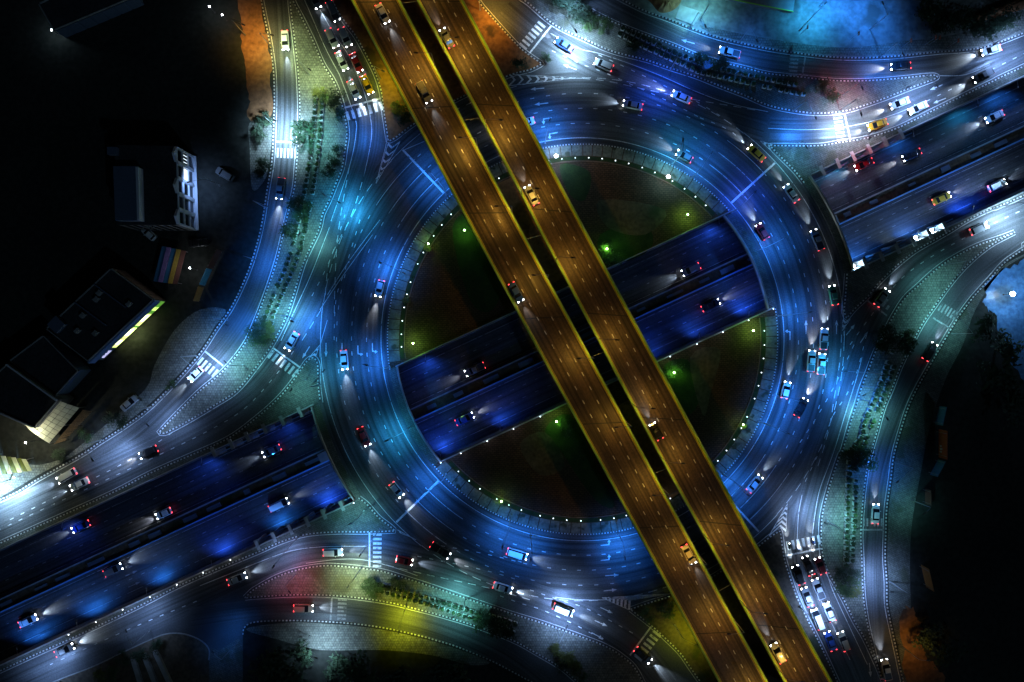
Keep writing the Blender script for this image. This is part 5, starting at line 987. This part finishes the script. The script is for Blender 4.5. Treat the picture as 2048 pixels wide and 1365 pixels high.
for z in (3.1, 5.9, 8.7):
    mb = MB(); quad_wall(mb, NE, SE, 0, 1, z, z+.28, out, .35); mb.build('floor_band', M['frame_w'], b1)
mb = MB(); quad_wall(mb, NE, SE, .0, 1, .6, .8, out, 1.1); mb.build('plinth_rail', M['frame_w'], b1)
for k in range(5):
    for j, z in enumerate((.9, 3.5, 6.3)):
        mb = MB(); quad_wall(mb, NE, SE, bays[k]+.03, bays[k+1]-.03, z, z+2.1, out, .06); w_ = mb.build('window', M['win_lit'] if (k == 1 and j == 1) else M['glass'], b1)
        if k == 0 and j == 1:
            for i in range(3):
                mb = MB(); quad_wall(mb, NE, SE, .05+i*.045, .058+i*.045, z, z+2.1, out, .1); mb.build('glowing_mullion', M['win_lit'], w_)  # these bars glow: window light is put into their material
for k in (0, 2, 4):
    a = NE+(SE-NE)*(bays[k]+.0); c = NE+(SE-NE)*bays[k+1]; m = (a+c)/2; vs = []
    for dx in (-.25, .35): vs += [(a.x+dx, a.y, 9.15), (c.x+dx, c.y, 9.15), (m.x+dx, m.y, 10.4)]
    mb = MB(); mb.add(vs, [(0, 1, 2), (5, 4, 3), (0, 3, 4, 1), (1, 4, 5, 2), (2, 5, 3, 0)]); mb.build('gable', M['frame_w'], b1)
for k in range(7):
    mb = MB(); quad_wall(mb, SW, SE, .1+k*.125, .16+k*.125, 1, 8.2, Vector((0, -1, 0)), .08); mb.build('window', M['glass'], b1)
pts = [P(x, y, 9.2) for x, y in ((236, 337), (281, 337), (284, 444), (240, 444))]; MB().poly([loc(b1, p) for p in pts], 9.16, 11.2).build('penthouse', M['roof_b'], b1)
pts = [P(x, y, 9.2) for x, y in ((281, 339), (286, 339), (289, 444), (284.4, 444))]; MB().poly([loc(b1, p) for p in pts], 9.17, 11.4).build('roof_rail', M['frame_w'], b1)
pts = [P(x, y, 9.2) for x, y in ((220, 297), (238, 297), (238, 312), (220, 312))]; MB().poly([loc(b1, p) for p in pts], 9.16, 10.4).build('water_tank', M['roof_b'], b1)
def block(name, label, roofpx, h, base, wallm, roofm):
    t = thing(name, label, 'building', P(*base)); pts = [loc(t, P(x, y, h)) for x, y in roofpx]
    prism(t, 'wall', pts, .13, h, wallm); c = sum(pts, Vector())/len(pts)
    prism(t, 'roof', [c+(p-c)*1.02 for p in pts], h+.004, h+.2, roofm)
    for i in range(len(pts)):
        a, b = pts[i], pts[(i+1) % len(pts)]; mb = MB(); wall(mb, [a+(b-a)*.012, b-(b-a)*.012], .22, h+.21, h+.55); mb.build('roof_edge', M['concrete'], t)
    return t, pts
b2, q2 = block('shop_building', 'dark roofed shop building with glowing yellow-green shopfront', [(224, 538), (308, 600), (178, 722), (95, 658)], 6.0, (205, 630), M['concrete_d'], M['roof'])
A_, B_, C_, D_ = q2; o_ = Vector(((B_-C_).y, -(B_-C_).x, 0)).normalized()
if o_.x < 0: o_ = -o_
mb = MB(); quad_wall(mb, C_, B_, -.02, 1.0, 3.6, 6.25, o_, .5); mb.build('fascia', M['fascia'], b2)
for k, (s0, s1, mt) in enumerate(((.02, .2, 'sign'), (.22, .36, 'shop_lit'), (.27, .34, 'shop_hot'), (.37, .55, 'shop_lit'), (.42, .52, 'shop_hot'), (.56, .58, 'shop_g'), (.585, .78, 'shop_lit'), (.66, .76, 'shop_hot'), (.785, .92, 'shop_g'), (.84, .9, 'shop_lit'), (.925, .99, 'shop_g'))):
    if mt == 'sign':
        mb = MB(); quad_wall(mb, C_, B_, s0, s1, .9, 3.0, o_, .1); sg = mb.build('sign_panel', M['fascia'], b2)
        for i in range(6):
            mb = MB(); quad_wall(mb, C_, B_, .05+i*.021, .062+i*.021, 1.3, 2.3+.4*(i % 2), o_, .16); mb.build('sign_letter', M['sign_v'], sg)
    else:
        mb = MB(); quad_wall(mb, C_, B_, s0, s1, .7 if mt != 'shop_hot' else 1.2, 3.3 if mt != 'shop_hot' else 2.9, o_, .1 if mt != 'shop_hot' else .16); mb.build('shop_window', M[mt], b2)
spot(b2, tuple((B_+C_)/2+o_*1.2+Vector((0, 0, 3.2))), (.8, 1, .4), 500, 150, .9)
n_ = Vector(((A_-B_).y, -(A_-B_).x, 0)).normalized()
if n_.y < 0: n_ = -n_
for k in range(6):
    mb = MB(); quad_wall(mb, A_, B_, k/6+.01, (k+1)/6-.01, .5, 6.1, n_, .15); mb.build('cladding_panel', M['tile_b'], b2)
for fr in ((.25, .1), (.55, .4)):
    p = A_+(D_-A_)*fr[0]; q = p+(B_-A_)*.75
    mb = MB(); quad_wall(mb, p, q, 0, 1, 6.2, 6.75, (D_-A_).normalized(), .3); mb.build('roof_parapet', M['roof_b'], b2)
mb = MB(); mb.box((D_.x+3, D_.y+1, 6.9), (3, 3, 1.3), .8); mb.build('roof_plant', M['roof_b'], b2)
for i_, (f, g_) in enumerate(((.3, .2), (.38, .25), (.62, .3), (.7, .72), (.2, .75), (.8, .45))):
    p = A_+(B_-A_)*g_+(D_-A_)*f; mb = MB(); mb.box((p.x, p.y, 6.65), (1.3, .9, .9), .8); mb.tube((p.x, p.y, 7.1), (p.x, p.y, 7.18), .32, n=10); mb.build('air_conditioner', M['concrete'], b2)
b3, q3 = block('house', 'dark roofed house with slate grey side between shop and canopy', [(89, 672), (158, 742), (112, 792), (22, 722)], 5.0, (105, 740), M['roof_b'], M['roof'])
n3 = Vector(((q3[0]-q3[1]).y, -(q3[0]-q3[1]).x, 0)).normalized()
if n3.y < 0: n3 = -n3
for k in range(9):
    mb = MB(); quad_wall(mb, q3[0], q3[1], k/9+.01, (k+1)/9-.01, .4, 5.1, n3, .14); mb.build('cladding_panel', M['roof_b'], b3)
mb = MB(); quad_wall(mb, q3[3], q3[2], 0, 1, 5.2, 5.8, Vector((0, 0, 0)), .1); 
b4, q4 = block('restaurant', 'dark roofed corner building behind the cream canopy', [(18, 728), (118, 800), (70, 856), (-60, 800)], 6.0, (60, 810), M['concrete_d'], M['roof'])
for i_, j_ in ((0, 1), (2, 3)):
    mb = MB(); quad_wall(mb, q4[i_], q4[j_], 0, 1, 6.2, 6.9, (q4[(i_+3) % 4]-q4[i_]).normalized(), .35); mb.build('roof_parapet', M['frame_w'], b4)
cn = thing('canopy', 'cream panelled curved canopy lit brightly beside the lower west road', 'canopy', P(120, 840))
hi0, hi1, lo0, lo1 = [loc(cn, P(*q)) for q in ((80, 846), (134, 792), (112, 884), (172, 814))]
for j in range(5):
    f0, f1 = j/5, (j+1)/5; za, zb_ = [2.6+2.6*math.cos(f*math.pi/2) for f in (f0, f1)]
    for i in range(9):
        g0, g1 = i/9+.004, (i+1)/9-.004; vs = []
        for z_off in (0, -.08):
            for f, z in ((f0+.008, za), (f1-.008, zb_)):
                for g_ in (g0, g1):
                    p = (hi0+(hi1-hi0)*g_)*(1-f)+(lo0+(lo1-lo0)*g_)*f; vs.append((p.x, p.y, z+z_off))
        mb = MB(); mb.add(vs, [(0, 1, 3, 2), (6, 7, 5, 4), (0, 2, 6, 4), (1, 5, 7, 3), (0, 4, 5, 1), (2, 3, 7, 6)]); mb.build('canopy_panel', M['cream'], cn)
for p in (hi0, hi1, lo0, lo1, (lo0+lo1)/2):
    mb = MB(); mb.tube((p.x, p.y, .13), (p.x, p.y, 2.5), .08); mb.build('post', M['steel'], cn)
aw = thing('thatched_awning', 'brown thatched awning along the front of the cream canopy', 'awning', P(160, 845))
a0, a1 = loc(aw, P(120, 886)), loc(aw, P(178, 818)); e0, e1 = loc(aw, P(138, 868+12)), loc(aw, P(192, 822))
mb = MB(); r_ = random.Random(5)
for i in range(60):
    f = i/60; p = a0+(a1-a0)*f; q = e0+(e1-e0)*f; w_ = (a1-a0)/60*.75; z0 = 2.4+r_.uniform(-.08, .08)
    mb.add([(p.x, p.y, z0), (p.x+w_.x, p.y+w_.y, z0), (q.x+w_.x+r_.uniform(-.2, .2), q.y+w_.y, 1.7), (q.x+r_.uniform(-.3, .3), q.y, 1.7)], [(0, 1, 2, 3)])
o = mb.build('thatch', M['thatch'], aw); o['kind'] = 'stuff'
for p in (e0, e1, (e0+e1)/2):
    mb = MB(); mb.tube((p.x, p.y, .13), (p.x, p.y, 1.7), .07); mb.build('post', M['bark'], aw)
flood('white facade light above the cream canopy', P(88, 878, 0), (.95, .95, .7), 3.6, mat='small', h=6.4)
flood('small yellow lamp at the striped hut', P(48, 950, 0), (.8, .9, .1), .6, mat='small', h=3.4)
hut = thing('hut', 'yellow-green striped hut roof on the left edge', 'hut', P(35, 925))
for i in range(7):
    a, b = loc(hut, P(2+i*10, 905+i*1.5)), loc(hut, P(10+i*10, 946-i*1.2)); w_ = Vector((8.6/PXM, 0, 0)); z = 2.9-.12*(i % 2)
    vs = []
    for zo in (0, -.1): vs += [(a.x, a.y, z+.5+zo), (a.x+w_.x, a.y, z+.5+zo), (b.x+w_.x, b.y, z-.3+zo), (b.x, b.y, z-.3+zo)]
    mb = MB(); mb.add(vs, [(3, 2, 1, 0), (4, 5, 6, 7), (0, 1, 5, 4), (1, 2, 6, 5), (2, 3, 7, 6), (3, 0, 4, 7)]); mb.build('roof_sheet', M['leaf_y'] if i % 2 else M['cream'], hut)
for x, y in ((4, 908), (68, 916), (12, 944), (72, 938)):
    p = loc(hut, P(x, y)); mb = MB(); mb.tube((p.x, p.y, .13), (p.x, p.y, 2.5), .07); mb.build('post', M['steel'], hut)
# market stall with striped roof, hoardings
for c, k in (((.30, .20, .48), 'purple'), ((.04, .16, .32), 'navy'), ((.42, .28, .05), 'ochre'), ((.13, .05, .04), 'brown'), ((.10, .35, .55), 'sky'), ((.40, .08, .03), 'rust'), ((.45, .20, .06), 'tan')): M['sheet_'+k] = flat('sheet_'+k, c, .6, var=.2)
st = thing('market_stall', 'market stall with purple, blue, ochre and brown striped roof', 'stall', P(355, 530))
for i, k in enumerate(('navy', 'purple', 'navy', 'ochre', 'brown')):
    x0 = 335+i*9.5
    vs = [loc(st, P(*q)) for q in ((x0, 496+i*2), (x0+9, 497+i*2), (x0-8, 566+i*1.2), (x0-17, 565+i*1.2))]
    mb = MB(); mb.poly(vs, 2.6+.12*(i % 2), 2.7+.12*(i % 2)); mb.build('roof_sheet', M['sheet_'+k], st)
for q in ((334, 500), (376, 505), (322, 562), (364, 568)):
    p = loc(st, P(*q)); mb = MB(); mb.tube((p.x, p.y, .13), (p.x, p.y, 2.58), .06); mb.build('post', M['steel'], st)
t = flood('small work lamp over the striped stall', P(395, 540), (.8, .9, 1), .35, mat='small', h=4)
def board(label, a, b, h, col, z0=.8, marks=0):
    pa, pb = P(*a), P(*b); t = thing('hoarding', label, 'hoarding', (pa+pb)/2); pa, pb = loc(t, pa), loc(t, pb); d = (pb-pa).normalized(); n = Vector((-d.y, d.x, 0))
    mb = MB(); quad_wall(mb, pa, pb, 0, 1, z0, z0+h, n, .12); bd = mb.build('panel', M['sheet_'+col], t)
    for f in (.1, .9):
        p = pa+(pb-pa)*f-n*.08; mb = MB(); mb.tube((p.x, p.y, .13), (p.x, p.y, z0+h), .06); mb.build('post', M['steel'], t)
    for i in range(marks):
        mb = MB(); quad_wall(mb, pa, pb, .55+i*.1, .61+i*.1, z0+.6, z0+1.3+.3*(i % 2), n, .16); mb.build('sign_letter', M['white'], bd)
        mb = MB(); quad_wall(mb, pa, pb, .55+i*.1, .61+i*.1, z0+.6, z0+1.3+.3*(i % 2), n*-1, .04); mb.build('sign_letter', M['white'], bd)
board('brown hoarding panel at the top of the three on the left', (446, 503), (428, 538), 3, 'brown'); board('blue hoarding panel between two brown ones', (426, 540), (412, 572), 3, 'sky'); board('tan hoarding panel at the bottom of the three on the left', (410, 576), (400, 604), 3, 'tan')
board('blue grey hoarding above the red one on the right', (1874, 812), (1866, 848), 3, 'navy'); board('rust red hoarding with white marks on the right', (1873, 858), (1873, 914), 3.4, 'rust', marks=3); board('blue grey hoarding below the red one on the right', (1872, 918), (1856, 948), 3, 'navy'); board('small brown hoarding on the right land', (1846, 976), (1846, 1006), 2.4, 'brown'); board('orange hoarding near the lower right corner', (1838, 1128), (1848, 1172), 3.2, 'tan')
# roof edge in the upper left
b5, q5 = block('warehouse', 'blue lit warehouse roof edge in the upper left corner', [(110, 62), (272, -6), (240, -70), (80, 10)], 4.0, (180, 10), M['roof_b'], M['roof'])
for k in range(7):
    mb = MB(); quad_wall(mb, q5[0], q5[1], k/7+.01, (k+1)/7-.01, .3, 3.9, Vector((.4, -.9, 0)), .2); mb.build('cladding_panel', M['roof_b'], b5)
flood('small white lamp at the warehouse corner in the upper left', P(117, 70), (.5, .8, 1), .25, mat='small', h=2.5); flood('small white lamp on the warehouse wall top left', P(235, 22), (.5, .85, 1), .8, mat='small', h=3); flood('small white lamp on the dark field at top', P(455, 42), (.8, .9, 1), .15, mat='small', h=3); flood('small white lamp near the orange earth', P(430, 26), (.6, .85, 1), .15, mat='small', h=3)
# debris and earthworks on the upper right land
def mound(label, pts, h, mat, seed):
    r = random.Random(seed); w = [P(*q) for q in smooth(pts, True, 4)]; c = sum(w, Vector())/len(w); rings = [[(p.x, p.y, .12) for p in w]]
    for f, z in ((.8, .35), (.55, .75), (.25, 1.0)): rings.append([(c.x+(p.x-c.x)*f*r.uniform(.9, 1.1), c.y+(p.y-c.y)*f*r.uniform(.9, 1.1), .12+h*z*r.uniform(.8, 1.2)) for p in w])
    mb = MB(); mb.loft(rings); return tag(mb.build('earth_mound', mat), label, 'mound')
mound('brown earth mound beside the upper right service road', [(1275, -20), (1300, 5), (1320, 26), (1345, 22), (1362, 4), (1360, -20), (1320, -40)], 1.8, M['orange_soil'], 1)
mound('long reddish spoil heap in the upper right corner', [(1925, 46), (1945, 30), (2000, 12), (2050, -10), (2070, 10), (2010, 30), (1960, 45)], 1.6, M['orange_soil'], 2)
pf = thing('concrete_platform', 'pale concrete platform with yellow edge at the top right', 'platform', P(1515, 10))
vs = [loc(pf, P(*q)) for q in ((1450, 2), (1582, 28), (1590, -25), (1460, -60))]; prism(pf, 'slab', vs, .13, 1.3, M['concrete']); mb = MB(); quad_wall(mb, vs[0], vs[1], 0, 1, 1.2, 1.45, Vector((0, -1, 0)), .15); mb.build('edge_strip', M['parapet'], pf)
pd = thing('concrete_pad', 'light square concrete pad beside the brown mound', 'pad', P(1380, 32)); prism(pd, 'slab', [loc(pd, P(*q)) for q in ((1360, 12), (1404, 26), (1386, 52), (1350, 38))], .13, .4, M['concrete'])
for i, (x, y, dx, dy) in enumerate(((1802, 96, 40, -28), (1850, 90, 28, -24), (1858, 90, 32, -26), (1894, 96, 24, -18), (1600, 70, 8, -24), (1700, 82, 10, -20))):
    p = P(x, y, .13); t = thing('sign_post', 'thin pink lit post on the upper right footway', 'post', p, 0, 'thin posts on the upper right footway')
    mb = MB(); mb.tube((0, 0, 0), (.1, 0, 4.5), .07, .05); mb.build('pole', M['steel'], t); mb = MB(); mb.box((.1, 0, 4.2), (.08, .9, .7)); mb.build('sign_plate', M['sheet_rust'], t)
# lower left channel walls
for i, (a, b) in enumerate((((268, 1312), (300, 1420)), ((290, 1306), (335, 1420)), ((312, 1300), (368, 1420)))):
    mb = MB(); wall(mb, [P(*a), P(*b)], 1.1, .13, .9); tag(mb.build('channel_wall', M['concrete']), ['left', 'middle', 'right'][i]+' of three pale concrete channel walls at the bottom left', 'wall')
